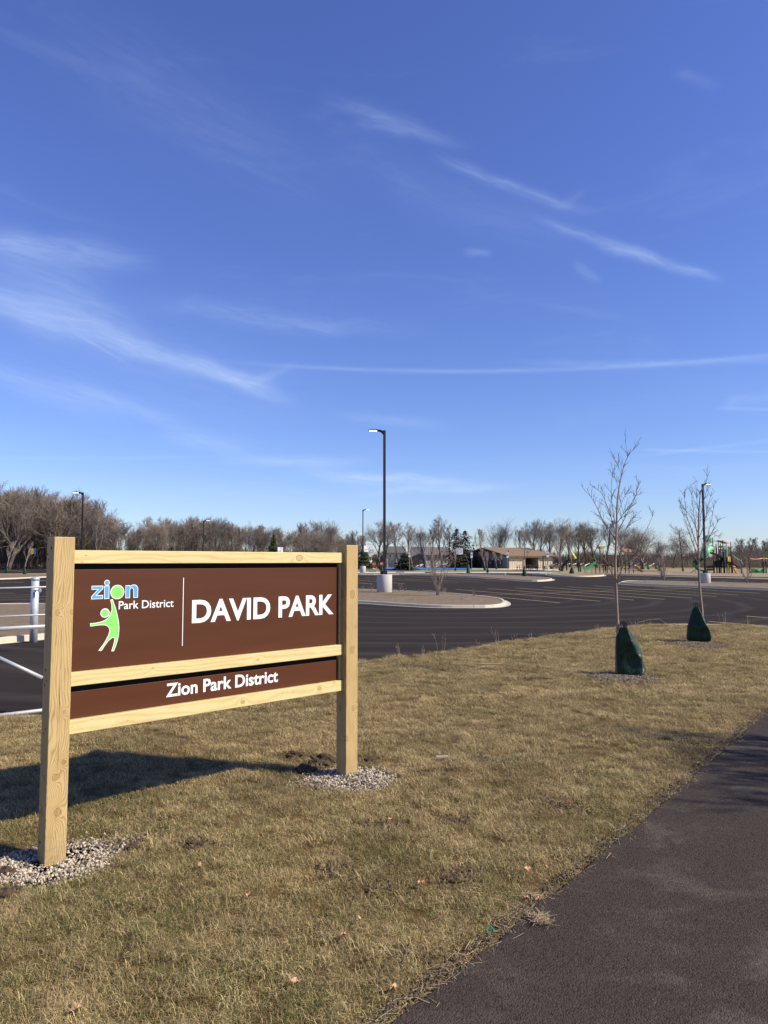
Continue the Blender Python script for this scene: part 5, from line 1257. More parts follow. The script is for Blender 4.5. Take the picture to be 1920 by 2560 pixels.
small_bag(1648.5, 1417, 1428, 5.5, 'dark bag beside the swing seats', tree_top=1368, tree_label='thin young tree beside the swing seats')
small_bag(1655, 1427, 1438, 4.5, 'dark bag behind the left island shrub', tree_top=1376, tree_label='thin young tree behind the left island shrub')
small_bag(1148.5 if False else 1149, 1415, 1419, 3, 'smallest bag on the court lawn', tree_top=1385, tree_label='smallest young tree on the court lawn')

# ---------------------------------------------------------------- basketball hoops
M_board = plain('backboard_white', (.62, .68, .74), .35, var=.05); M_rim = plain('orange_rim', (.55, .10, .05), .5); M_net = plain('net_white', (.7, .7, .7), .8)
def hoop(bx0, by0, bx1, by1, Y, arm, label, side=False, pad=None):
    a, b = at(bx0, by0, Y), at(bx1, by1, Y); cx, cz = (a.x+b.x)/2, (a.z+b.z)/2; k = Y/F_PX
    pts = [at(px, py, Y+.8) for px, py in arm]; pts[-1].z = min(pts[-1].z, T(Y)) if pts[-1].z > T(Y)-.3 else pts[-1].z
    r_ = empty('basketball_hoop', (pts[-1].x, Y+.8, T(Y)), label, 'basketball hoop')
    mb = MB()
    if side:
        Mx = Matrix.Rotation(.5, 3, 'Z'); mb.box((cx, Y, cz), ((b.x-a.x)*1.1, .06, a.z-b.z), .5)
    else: mb.box((cx, Y, cz), (b.x-a.x, .05, a.z-b.z))
    bb = mb.build('backboard', M_board, r_)
    mb = MB(); w_, h_ = .30, .22; zc = cz-.10
    for (x0, x1, z0, z1) in ((-w_, w_, h_*2, h_*2+.05), (-w_, -w_+.05, 0, h_*2), (w_-.05, w_, 0, h_*2), (-w_, w_, -.05, 0)):
        mb.box((cx+(x0+x1)/2, Y-.04, zc+(z0+z1)/2), (x1-x0, .02, z1-z0))
    mb.build('target_square', M_rim, bb)
    mb = MB(); rc = Vector((cx, Y-.35, zc-.02)); n = 16; mb.tube([rc+Vector((.23*math.cos(2*PI*i/n), .23*math.sin(2*PI*i/n), 0)) for i in range(n+1)], .02, 5); mb.box((cx, Y-.08, zc-.03), (.12, .12, .05)); rim = mb.build('rim', M_rim, r_)
    mb = MB()
    for i in range(12):
        t0, t1 = 2*PI*i/12, 2*PI*(i+1)/12; mb.cyl(rc+Vector((.23*math.cos(t0), .23*math.sin(t0), 0)), rc+Vector((.13*math.cos(t1), .13*math.sin(t1), -.42)), .007, n=3)
    mb.build('net', M_net, rim)
    q = smooth_open(pts, 5); m_ = len(q); mb = MB(); mb.tube(q, [.06+.09*i/(m_-1) for i in range(m_)], 8); mb.cyl((cx, Y+.03, cz), q[0], .05, n=6); mb.build('pole', M_black, r_, True)
    if pad:
        p = q[-1]; mb = MB(); mb.cyl((p.x, p.y, T(Y)), (p.x-.05, p.y, T(Y)+1.3), .32, .22, 10); mb.build('pole_pad', pad, r_)
    return r_
def z3(x, y): return (880+x/4.608, 1230+y/4.608)
hoop(*z3(1203, 650), *z3(1277, 718), 117, [z3(1270, 715), z3(1305, 740), z3(1328, 785), z3(1338, 850), z3(1340, 935)], 'basketball hoop with white backboard and padded curved pole right of the near shrub', pad=plain('pole_pad_green', (.02, .06, .04), .6))
hoop(*z3(197, 663), *z3(257, 720), 126, [z3(255, 718), z3(290, 750), z3(312, 800), z3(322, 870)], 'basketball hoop with arched pole directly above the player')
hoop(*z3(138, 618), *z3(190, 690), 122, [z3(150, 682), z3(100, 695), z3(68, 735), z3(50, 800), z3(45, 868)], 'side turned basketball hoop left of the player', side=True)
hoop(694.5, 1368, 707, 1382, 124, [(696, 1381), (680, 1388), (672, 1400), (670, 1421)], 'basketball hoop whose backboard top shows above the sign rail', side=True)

# ---------------------------------------------------------------- people
M_skin = plain('skin', (.20, .11, .075), .6); M_shirt = plain('white_shirt', (.72, .72, .74), .8); M_pants = plain('dark_trousers', (.02, .02, .025), .8); M_hair = plain('dark_hair', (.012, .009, .008), .7); M_greyc = plain('grey_clothes', (.30, .30, .31), .8)
def person(px, ytop, Y, label, shirt, pants, arm_up=False, face=PI):
    zb = T(Y); H = at(px, ytop, Y).z-zb; x = at(px, 1400, Y).x; s_ = H/1.75
    r_ = empty('person', (x, Y, zb), label, 'person', local=True); r_.rotation_euler = (0, 0, face); r_.scale = (s_, s_, s_)
    V = lambda *a: Vector(a)
    def part(name, chains, mat):
        vs = []; es = []; rd = []
        for ch in chains:
            base = len(vs)
            for j, (p, rr) in enumerate(ch):
                if isinstance(p, int): continue
                vs.append(p); rd.append(rr)
                if j: es.append((len(vs)-2, len(vs)-1))
            
        return vs, es, rd
    # continuous body: pelvis root, spine, head, arms, legs
    J = [(0, 0, .95), (0, 0, 1.15), (0, 0, 1.38), (0, 0, 1.50), (0, 0, 1.57), (0, .01, 1.66),
         (-.17, 0, 1.40), (-.24, .02, 1.15), (-.22, .12, .93), (-.21, .16, .86), (.17, 0, 1.40), (.24, .02, 1.15), (.22, .12, .93), (.21, .16, .86),
         (-.09, 0, .88), (-.11, .03, .50), (-.12, -.02, .09), (-.13, .10, .04), (.09, 0, .88), (.12, .06, .50), (.13, .0, .09), (.14, .13, .04)]
    if arm_up:
        J[11] = (.26, .12, 1.30); J[12] = (.18, .30, 1.42); J[13] = (.16, .36, 1.48); J[7] = (-.26, .10, 1.22); J[8] = (-.16, .30, 1.30); J[9] = (-.13, .36, 1.36)
    E_ = [(0, 1), (1, 2), (2, 3), (3, 4), (4, 5), (2, 6), (6, 7), (7, 8), (8, 9), (2, 10), (10, 11), (11, 12), (12, 13), (0, 14), (14, 15), (15, 16), (16, 17), (0, 18), (18, 19), (19, 20), (20, 21)]
    RD = [.135, .12, .135, .055, .085, .095, .06, .042, .034, .035, .06, .042, .034, .035, .09, .06, .042, .04, .09, .06, .042, .04]
    def skin(name, vidx, mat, grow=0.0, sub=2):
        mp = {v: i for i, v in enumerate(vidx)}; me = bpy.data.meshes.new(name)
        me.from_pydata([J[v] for v in vidx], [(mp[a], mp[b]) for a, b in E_ if a in mp and b in mp], []); o = bpy.data.objects.new(name, me); COL.objects.link(o); o.parent = r_
        md = o.modifiers.new('skin', 'SKIN'); md.use_smooth_shade = True
        for i, v in enumerate(vidx): me.skin_vertices[0].data[i].radius = (RD[v]+grow, (RD[v]+grow)*(.72 if v < 3 else 1)); me.skin_vertices[0].data[i].use_root = (i == 0)
        m2 = o.modifiers.new('sub', 'SUBSURF'); m2.levels = sub; m2.render_levels = sub; me.materials.append(mat); return o
    skin('body', list(range(22)), M_skin, 0, 1); skin('shirt', [0, 1, 2, 6, 7, 10, 11], shirt, .016, 1); skin('trousers', [0, 14, 15, 16, 18, 19, 20], pants, .014, 1)
    mb = MB(); mb.blob((0, -.02, 1.70), .105, 3, 2, (1, 1.05, .85), .08); mb.build('hair', M_hair, r_, True)
    for sx in (-1, 1):
        mb = MB(); mb.box((sx*.135, .08, .04), (.09, .26, .08)); bevel(mb.build('shoe', M_pants, r_), .02, 2)
person(926.5, 1396, 128, 'person in white shirt and dark trousers standing under the basketball hoop', M_shirt, M_pants, True, 0.2)
person(1017, 1406, 128, 'small person in grey clothes standing on the blue court', M_greyc, M_greyc, False, PI)

# benches and seats behind the court
M_tan = plain('tan_slats', (.62, .36, .22), .6); M_or = plain('orange_plastic', (.62, .22, .06), .5)
def bench(px0, px1, ytop, Y, label, mat):
    a, b = at(px0, ytop, Y), at(px1, ytop, Y); z = T(Y); cx = (a.x+b.x)/2; L = b.x-a.x; r_ = empty('bench', (cx, Y, z), label, 'bench')
    for i in range(3):
        mb = MB(); mb.box((cx, Y+.22, a.z-.07-i*.14), (L, .03, .12)); mb.build('back_slat', mat, r_)
    for i in range(3):
        mb = MB(); mb.box((cx, Y-.18+i*.14, z+.48), (L, .12, .03)); mb.build('seat_slat', mat, r_)
    for f in (-.42, .42):
        mb = MB(); mb.box((cx+L*f, Y, z+.23), (.06, .40, .46)); mb.box((cx+L*f, Y+.26, (z+a.z)/2), (.06, .05, a.z-z)); mb.build('leg', M_black, r_)
bench(*[z3(100, 0)[0], z3(190, 0)[0]], z3(0, 812)[1], 130, 'tan slatted bench left of the player', M_tan)
bench(*[z3(305, 0)[0], z3(360, 0)[0]], z3(0, 812)[1], 130, 'tan slatted bench left of the tall lamp pole', M_tan)
bench(*[z3(232, 0)[0], z3(270, 0)[0]], z3(0, 816)[1], 129, 'small orange seat between player and bench', M_or)

# ---------------------------------------------------------------- houses, pavilion
M_siding = plain('white_siding', (.74, .73, .70), .7, var=.05, scale=2); M_roofg = plain('grey_shingles', (.10, .095, .095), .9, var=.2, scale=3); M_roofb = plain('brown_shingles', (.15, .125, .11), .9, var=.2, scale=3)
M_glass = plain('window_glass', (.04, .05, .06), .15, var=.1, bump=0); M_tanw = plain('tan_fence', (.36, .30, .22), .85, var=.2, scale=2)
def house(px0, px1, yeave, yridge, Y, depth, label, roofm, wins=(), gable=None, chimney=None, ovh=.4):
    a = at(px0, 1400, Y).x; b = at(px1, 1400, Y).x; z0 = T(Y)-.2; ze = at(px0, yeave, Y).z; zr = at(px0, yridge, Y+depth/2).z
    r_ = empty('house', ((a+b)/2, Y, T(Y)), label, 'house'); cy = Y+depth/2
    mb = MB(); mb.box(((a+b)/2, cy, (z0+ze)/2), (b-a, depth, ze-z0))
    mb.prism([(a, Y, ze), (a, Y+depth, ze), (a, cy, zr-.05)], (b-a, 0, 0)); mb.build('wall', M_siding, r_)
    for s_ in (-1, 1):
        mb = MB(); y0 = cy+s_*(depth/2+ovh); sl = (zr-ze)/(depth/2); zz0 = ze-ovh*sl+.08
        mb.prism([(a-ovh, y0, zz0), (a-ovh, cy, zr+.08), (a-ovh, cy, zr+.26), (a-ovh, y0, zz0+.18)], (b-a+2*ovh, 0, 0)); rf = mb.build('roof', roofm, r_)
    for (wx, wy0, wy1, ww) in wins:
        p0 = at(wx, wy0, Y); p1 = at(wx, wy1, Y); w_ = ww*Y/F_PX; h = p0.z-p1.z
        mb = MB(); mb.box((p0.x, Y-.03, (p0.z+p1.z)/2), (w_, .08, h)); wn = mb.build('window', M_siding, r_)
        mb = MB(); mb.box((p0.x, Y-.06, (p0.z+p1.z)/2), (w_-.16, .05, h-.16)); mb.build('pane', M_glass, wn)
    if chimney:
        cxp, cy0, cw = chimney; p = at(cxp, cy0, cy-1); mb = MB(); mb.box((p.x, cy-1, (p.z+ze)/2), (cw*Y/F_PX, .9, p.z-ze)); mb.build('chimney', M_siding, r_)
    return r_
house(*[z3(405, 0)[0], z3(600, 0)[0]], z3(0, 708)[1], z3(0, 640)[1], 150, 9, 'white sided house with grey roof and white chimney behind the tall lamp', M_roofg, [(z3(440, 0)[0], z3(0, 725)[1], z3(0, 752)[1], 5), (z3(500, 0)[0], z3(0, 725)[1], z3(0, 752)[1], 5), (z3(575, 0)[0], z3(0, 730)[1], z3(0, 760)[1], 6)], chimney=(z3(610, 0)[0], z3(0, 632)[1], 5))
house(*[z3(850, 0)[0], z3(1112, 0)[0]], z3(0, 730)[1], z3(0, 648)[1], 152, 10, 'long white house with brown roof behind the near shrub', M_roofb, [(z3(x, 0)[0], z3(0, 745)[1], z3(0, 775)[1], 6) for x in (885, 940, 1000, 1060)], chimney=(z3(1090, 0)[0], z3(0, 650)[1], 4))
house(*[z3(705, 0)[0], z3(835, 0)[0]], z3(0, 770)[1], z3(0, 645)[1], 158, 12, 'low grey roofed house between the two white houses', M_roofg, [(z3(770, 0)[0], z3(0, 780)[1], z3(0, 800)[1], 6)])
house(*[z3(1345, 0)[0], z3(1520, 0)[0]], z3(0, 740)[1], z3(0, 680)[1], 154, 9, 'white house with dark roof just left of the pavilion', M_roofg, [(z3(1480, 0)[0], z3(0, 755)[1], z3(0, 780)[1], 5)])
house(1165, 1200, 1392, 1378, 156, 8, 'small white house behind the broad evergreen', M_roofg, [(1182, 1398, 1404, 5)])
M_brick = plain('red_brick_wall', (.30, .10, .06), .85); 
for i, (x0, x1, lb) in enumerate(((1445, 1490, 'low red brick house far behind the green slide'),)):
    o = house(x0, x1, 1403, 1395, 185, 8, lb, M_roofb, [(1460, 1406, 1411, 4)])
    o.children[0].data.materials[0] = M_brick
fence('board_fence', at(z3(1120, 0)[0], 1400, 146).xy.to_3d(), at(z3(1440, 0)[0], 1400, 146).xy.to_3d(), 1.9, 'tan wooden board fence in front of the house left of the pavilion', step=.30, boards=True, mat=M_tanw, hgt=2.3)
fence('board_fence', at(z3(410, 0)[0], 1400, 143).xy.to_3d(), at(z3(520, 0)[0], 1400, 143).xy.to_3d(), 1.9, 'short tan board fence under the first white house', step=.30, boards=True, mat=M_tanw, hgt=2.0)
for o in [c for c in COL.objects if c.name.startswith('board_fence')]:
    pass
def z4(x, y): return (1200+x/4.608, 1230+y/4.608)
# pavilion
E1 = at(*z4(329, 735), 130); E2 = at(*z4(843, 742), 133); R1 = at(*z4(44, 648), 141); Vv = R1-E1; zg = T(130)-.2
E2.z = E1.z; Rr = E2+Vv
pv = empty('pavilion', (E1.x, E1.y, T(130)), 'low park pavilion with brown shed roof and wide dark opening', 'pavilion')
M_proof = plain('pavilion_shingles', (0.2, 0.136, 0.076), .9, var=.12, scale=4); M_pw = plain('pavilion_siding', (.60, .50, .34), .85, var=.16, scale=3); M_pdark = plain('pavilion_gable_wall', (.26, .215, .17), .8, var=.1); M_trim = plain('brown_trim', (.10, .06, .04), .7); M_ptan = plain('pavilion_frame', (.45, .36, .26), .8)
hx = Vector((Vv.x, Vv.y, 0)); fx = (E2-E1); fx.z = 0; fu = fx.normalized()
def slab(name, pts, ext, mat, par=pv):
    mb = MB(); mb.prism(pts, ext); return mb.build(name, mat, par)
up = Vector((0, 0, 1))
ov = hx.normalized()*.45
slab('roof', [E1-fu*.5-ov-up*.1, E2+fu*.5-ov-up*.1, Rr+fu*.5, R1-fu*.5], up*.16, M_proof)
B1 = E1+hx*2; B2 = E2+hx*2
slab('roof', [R1-fu*.5, Rr+fu*.5, B2+fu*.5, B1-fu*.5], up*.16, M_proof)
slab('fascia', [E1-fu*.52-ov-up*.34, E2+fu*.52-ov-up*.34, E2+fu*.52-ov-up*.11, E1-fu*.52-ov-up*.11], -ov.normalized()*.06, M_trim)
slab('fascia', [E1-fu*.52-ov-up*.34, E1-fu*.52-ov-up*.0, R1-fu*.52+up*.02, R1-fu*.52-up*.32], -fu*.06, M_trim)
def at_front(px): # point of the front wall line under pixel column
    d = ray(px, 1400); A = E1; n = Vector((-fu.y, fu.x, 0)); k = (A.x*n.x+A.y*n.y)/(d.x*n.x+d.y*n.y); return Vector((d.x*k, d.y*k, 0))
o0, o1 = at_front(z4(505, 0)[0]), at_front(z4(672, 0)[0]); zh = E1.z-.45; C1 = Vector((E1.x, E1.y, 0)); C2 = Vector((E2.x, E2.y, 0)); th = hx.normalized()*.2
def wallseg(name, a, b, z0, z1, mat, ext=th): 
    a, b = Vector((a.x, a.y, z0)), Vector((b.x, b.y, z0)); return slab(name, [a, b, b+up*(z1-z0), a+up*(z1-z0)], ext, mat)
wt_ = E1.z-.06
w_a = wallseg('front_wall', C1, o0, zg, wt_, M_pw); wallseg('front_wall', o1, C2, zg, wt_, M_pw); wallseg('lintel', o0, o1, zh, wt_, M_trim)
nb_ = int((o0-C1).length/.32)
for i in range(nb_): # battens over the board siding
    p = C1+(o0-C1)*((i+.5)/nb_); mb = MB(); mb.box((p.x-th.normalized().x*.02, p.y-th.normalized().y*.02, (zg+wt_-.1)/2), (.07, .05, wt_-.1-zg), math.atan2(fu.y, fu.x)); mb.build('batten', M_pw, pv)
nb_ = int((C2-o1).length/.32)
for i in range(nb_):
    p = o1+(C2-o1)*((i+.5)/nb_); mb = MB(); mb.box((p.x-th.normalized().x*.02, p.y-th.normalized().y*.02, (zg+wt_-.1)/2), (.07, .05, wt_-.1-zg), math.atan2(fu.y, fu.x)); mb.build('batten', M_pw, pv)
for p in (o0, o1):
    mb = MB(); mb.box((p.x-th.x*.3, p.y-th.y*.3, (zg+zh)/2), (.22, .22, zh-zg), math.atan2(fu.y, fu.x)); mb.build('door_jamb', M_ptan, pv)
H2 = Vector((hx.x, hx.y, 0))
slab('gable_wall', [C1+up*zg, C1+up*wt_, C1+H2+up*(R1.z-.06), C1+H2*2+up*wt_, C1+H2*2+up*zg], fu*.2, M_pdark)
slab('gable_wall', [C2+up*zg, C2+up*wt_, C2+H2+up*(R1.z-.06), C2+H2*2+up*wt_, C2+H2*2+up*zg], -fu*.2, M_pdark)
wallseg('back_wall', C1+H2*2, C2+H2*2, zg, wt_, M_pdark, -th); wallseg('inner_wall', o0+(o1-o0)*.45+H2*.9, o1+H2*.9, zg, zh+.3, M_ptan, th*.5)
wallseg('inner_wall', o1+th*1.3, o1+H2*.9, zg, zh+.3, M_ptan, -fu*.1)
# doors and signs on the gable wall
def on_gable(px, py, e=.06):
    d = ray(px, py); n = fu; k = (C1-Vector((0, 0, 0))).dot(n)/d.dot(n); p = Vector((0, 0, CAM_H))+d*k; return p-fu*e
M_plate = plain('sign_plate_white', (.7, .7, .72), .5)
for (x, y0, y1, w_, nm, m_) in ((120, 765, 862, 48, 'door', M_trim), (222, 765, 862, 44, 'door', M_trim)):
    a_, b_ = on_gable(*z4(x-w_/2, y0)), on_gable(*z4(x+w_/2, y0)); zb = zg
    slab(nm, [Vector((a_.x, a_.y, zb)), Vector((b_.x, b_.y, zb)), Vector((b_.x, b_.y, a_.z)), a_], -fu*.04, m_)
for (x, y, s_) in ((147, 776, 8), (218, 776, 8), (287, 752, 6), (125, 818, 6), (72, 832, 6), (240, 820, 5)):
    p = on_gable(*z4(x, y), .14); mb = MB(); mb.box(p, (.05, s_*.045, s_*.035), math.atan2(fu.y, fu.x)); mb.build('wall_plate', M_plate, pv)
for x, y in ((545, 686), (330, 676)):
    p = at(*z4(x, y), 135); mb = MB(); mb.cyl(p-up*.6, p+up*.12, .09, n=8); mb.build('roof_vent', M_trim, pv)
# picnic tables
M_pic = plain('picnic_boards', (.10, .065, .05), .8)
def picnic(px, Y, label, rz=0.0):
    c = Vector((at(px, 1400, Y).x, Y, T(Y))); r_ = empty('picnic_table', c, label, 'picnic table', local=True); r_.rotation_euler = (0, 0, rz)
    for i in range(4): mb = MB(); mb.box((0, -.30+i*.20, .74), (1.8, .18, .04)); mb.build('top_board', M_pic, r_)
    for s_ in (-1, 1):
        mb = MB(); mb.box((0, s_*.68, .44), (1.8, .24, .04)); mb.build('seat_board', M_pic, r_)
        mb = MB(); mb.box((s_*.65, 0, .42), (.06, 1.5, .07)); mb.cyl((s_*.65, -.2, .72), (s_*.65, -.62, 0), .045, n=5); mb.cyl((s_*.65, .2, .72), (s_*.65, .62, 0), .045, n=5); mb.build('leg_frame', M_darkm, r_)
for px, Y, lb, a in ((z4(610, 0)[0], 126, 'picnic table directly below the pavilion opening', .1), (z4(700, 0)[0], 125, 'picnic table right of the pavilion opening', -.1), (z4(480, 0)[0], 126.5, 'picnic table left of the pavilion opening', .3), (z4(560, 0)[0], 128.5, 'picnic table closest to the dark opening', 1.3), (z4(820, 0)[0], 129, 'picnic table at the right corner of the pavilion', .5)):
    picnic(px, Y, lb, a)
p = at(*z4(776, 825), 127); r_ = empty('water_fountain', (p.x, 127, T(127)), 'white drinking fountain pillar right of the picnic tables', 'fountain'); mb = MB(); mb.cyl((p.x, 127, T(127)), (p.x, 127, p.z), .16, .13, 10); mb.build('pillar', M_plate, r_); mb = MB(); mb.cyl((p.x, 127, p.z), (p.x, 127, p.z+.08), .24, .26, 12); mb.build('basin', M_galv, r_)

# accessible parking signs and wheel stops
M_signb = plain('sign_blue', (.09, .16, .26), .5); M_spost = plain('sign_post_grey', (.25, .27, .29), .5)
for x, y0, y1, yb, Y, lb in ((z4(320, 0)[0], z4(0, 700)[1], z4(0, 760)[1], z4(0, 945)[1], 112, 'accessible parking sign in front of the pavilion corner'), (z4(783, 0)[0], z4(0, 695)[1], z4(0, 750)[1], z4(0, 950)[1], 110, 'accessible parking sign right of the picnic tables'), (z3(663, 0)[0], z3(0, 700)[1], z3(0, 750)[1], z3(0, 915)[1], 118, 'parking sign post left of the near shrub'), (z3(1379, 0)[0], z3(0, 698)[1], z3(0, 760)[1], z3(0, 935)[1], 114, 'parking sign post right of the padded basketball hoop')):
    g = G(x, yb); Y = g.y; a, b = at(x, y0, Y), at(x, y1, Y); r_ = empty('parking_sign', g, lb, 'sign')
    mb = MB(); mb.cyl(g-up*.1, (g.x, g.y, a.z+.05), .035, n=6); mb.build('post', M_spost, r_)
    w_ = .34; mb = MB(); mb.box((g.x, g.y-.05, (a.z+b.z)/2), (w_, .02, a.z-b.z)); pl = mb.build('sign_plate', M_plate, r_)
    mb = MB(); cz = a.z-(a.z-b.z)*.38; mb.box((g.x, g.y-.065, cz), (w_*.8, .008, w_*.75)); mb.build('blue_field', M_signb, pl)
    mb = MB(); c = Vector((g.x, g.y-.074, cz)); n = 10
    mb.tube([c+Vector((.07*math.cos(t*.5+2.4), 0, -.035+.07*math.sin(t*.5+2.4))) for t in range(10)], .010, 4); mb.box(c+Vector((-.005, 0, .03)), (.022, .006, .08)); mb.box(c+Vector((.03, 0, -.005)), (.06, .006, .018)); mb.box(c+Vector((.06, 0, -.04)), (.018, .006, .06)); mb.blob(c+Vector((-.005, 0, .088)), .018, 1, 1, (1, .3, 1), 0); mb.build('wheelchair_symbol', M_plate, pl)
M_stop = plain('wheel_stop_blue', (.07, .10, .15), .7)
for x0, x1, y, lb in ((*[z4(q, 0)[0] for q in (145, 300)], z4(0, 941)[1], 'blue wheel stop in front of the pavilion corner sign'), (*[z4(q, 0)[0] for q in (595, 772)], z4(0, 948)[1], 'blue wheel stop right of the pavilion bagged tree'), (*[z3(q, 0)[0] for q in (505, 612)], z3(0, 918)[1], 'blue wheel stop left of the near shrub'), (*[z3(q, 0)[0] for q in (840, 925)], z3(0, 922)[1], 'blue wheel stop behind the near shrub'), (*[z3(q, 0)[0] for q in (1210, 1305)], z3(0, 938)[1], 'blue wheel stop under the padded basketball hoop'), (*[z3(q, 0)[0] for q in (190, 290)], z3(0, 910)[1], 'blue wheel stop left of the tall lamp')):
    g = G((x0+x1)/2, y+2); L = (x1-x0)*g.y/F_PX; r_ = empty('wheel_stop', g, lb, 'wheel stop')
    mb = MB(); z = g.z; prof = [(0, -.09, .01), (0, .09, .01), (0, .07, .15), (0, -.07, .15)]
    mb.prism([(g.x-L/2, g.y+q[1], z+q[2]) for q in prof], (L*.9, 0, 0)); mb.build('block', M_stop, r_)
    mb = MB(); mb.prism([(g.x+L/2-L*.099, g.y+q[1], z+q[2]) for q in prof], (L*.1, 0, 0)); mb.build('end_block', M_walk, r_)

# slanting white bars on the field
M_wbar = plain('white_bar', (.75, .75, .73), .6)
BAR_LABELS = ['leftmost slanting white bar, beside the blue court', 'second slanting white bar from the left, over the blue court', 'slanting white bar just left of the near shrub', 'slanting white bar seen through the near shrub', 'slanting white bar right of the near shrub', 'slanting white bar left of the padded basketball hoop', 'slanting white bar behind the padded basketball hoop', 'slanting white bar just right of the pavilion', 'slanting white bar between pavilion and arch climber', 'slanting white bar behind the left legs of the arch climber', 'slanting white bar inside the arch climber', 'slanting white bar right of the arch climber', 'slanting white bar left of the green slide', 'slanting white bar above the green slide foot', 'slanting white bar left of the orange slide', 'slanting white bar above the orange slide', 'slanting white bar between thick tree and first green bucket seat', 'slanting white bar between the two green bucket seats', 'slanting white bar right of the second green bucket seat', 'slanting white bar behind the left island shrub', 'slanting white bar between left island shrub and lone field tree', 'slanting white bar just right of the lone field tree', 'slanting white bar left of the spiral slide exit', 'slanting white bar under the large play structure', 'rightmost slanting white bar, behind the overhead bars']
def slbar(x0, y0, x1, y1, i):
    Y = 150; a, b = at(x0, y0, Y), at(x1, y1, Y+2.0); mb = MB(); mb.cyl(a, b, .10, n=6)
    tag(mb.build('white_bar', M_wbar), BAR_LABELS[i], 'bar', 'white slanting bars across the far field')
def z5(x, y): return (1560+x/4.608, 1230+y/4.608)
bars = [(z3, a) for a in ((735, 860, 805, 832), (780, 855, 832, 832), (930, 842, 985, 826), (1040, 838, 1095, 825), (1130, 836, 1185, 824), (1185, 834, 1240, 822), (1240, 832, 1300, 822))]
bars += [(z4, a) for a in ((845, 838, 885, 822), (905, 838, 975, 814), (1005, 834, 1040, 824), (1070, 838, 1112, 822), (1150, 838, 1192, 822), (1205, 848, 1262, 822), (1300, 838, 1330, 820))]
bars += [(z5, a) for a in ((70, 842, 95, 818), (122, 850, 172, 820), (235, 834, 262, 816), (302, 850, 352, 822), (385, 846, 432, 824), (480, 856, 520, 832), (568, 860, 628, 826), (665, 858, 722, 830), (762, 864, 800, 842), (980, 858, 1020, 836), (1640, 856, 1660, 842))]
for i, (f, a) in enumerate(bars): slbar(*f(a[0], a[1]), *f(a[2], a[3]), i)
strip('far_pavement', [(1650, 1414.5), (1960, 1417.5), (1960, 1413.2), (1650, 1412.6)], plain('far_grey_asphalt', (.16, .155, .15), .9), -.008)

# ---------------------------------------------------------------- playground
M_pgreen = plain('play_green', (.02, .20, .07), .35); M_pgreenl = plain('play_light_green', (.18, .50, .26), .35); M_porange = plain('play_orange', (.72, .26, .12), .5); M_porange2 = plain('slide_orange', (.55, .20, .04), .45)
M_pyel = plain('play_yellow', (.62, .62, .10), .45); M_pol = plain('olive_roof', (.42, .40, .14), .6); M_pamber = plain('amber_plastic', (.80, .42, .06), .45); M_prust = plain('rust_panel', (.20, .07, .045), .6); M_pgrey = plain('grey_panel', (.17, .15, .155), .7); M_pdg = plain('dark_green_panel', (.012, .05, .03), .6)
def z5b(x, y): return (1380+x/9.217, 1340+y/9.217)
def z3b(x, y): return (1500+x/7.54, 1340+y/7.54)
def z4b(x, y): return (1720+x/8.295, 1320+y/8.295)
def gz(p): return Vector((p.x, p.y, T(p.y)))
class Play:
    def __init__(s, px, Y, name, label, cat): s.r = empty(name, (at(px, 1400, Y).x, Y, T(Y)), label, cat); s.Y = Y
    def post(s, px, top, dy=0, rad=.065, mat=None, bot=None, name='post'):
        Y = s.Y+dy; a = at(px, top, Y); b = gz(a) if bot is None else at(px, bot, Y); mb = MB(); mb.cyl(b, a, rad, n=8); mb.build(name, mat or M_darkm, s.r, True)
    def poly(s, name, pts, thick, mat, dy=0):
        mb = MB(); mb.prism([at(*p, s.Y+dy) for p in pts], (0, thick, 0)); return mb.build(name, mat, s.r)
    def box(s, name, p0, p1, dpt, mat, dy=0):
        a, b = at(*p0, s.Y+dy), at(*p1, s.Y+dy); mb = MB(); mb.box(((a.x+b.x)/2, s.Y+dy, (a.z+b.z)/2), (abs(b.x-a.x), dpt, abs(a.z-b.z))); return mb.build(name, mat, s.r)
    def bar(s, name, pts, rad, mat, dy0=0, dy1=0, n=6):
        k = len(pts); mb = MB(); mb.tube([at(*p, s.Y+dy0+(dy1-dy0)*i/(k-1)) for i, p in enumerate(pts)], rad, n); return mb.build(name, mat, s.r, True)
    def chute(s, name, pts, wd, mat, dy=0, ddy=0, rim=.18):
        """open slide: curved bed with raised rims"""
        q = smooth_open([at(*p, s.Y+dy+ddy*i/(len(pts)-1)) for i, p in enumerate(pts)], 4); rings = []
        for p in q: rings.append([p+Vector((0, -wd/2, rim)), p+Vector((0, -wd/2-.05, rim)), p+Vector((0, -wd/2-.05, -.06)), p+Vector((0, wd/2+.05, -.06)), p+Vector((0, wd/2+.05, rim)), p+Vector((0, wd/2, rim)), p+Vector((0, wd/2, 0)), p+Vector((0, -wd/2, 0))])
        mb = MB(); mb.loft(rings); return mb.build(name, mat, s.r)
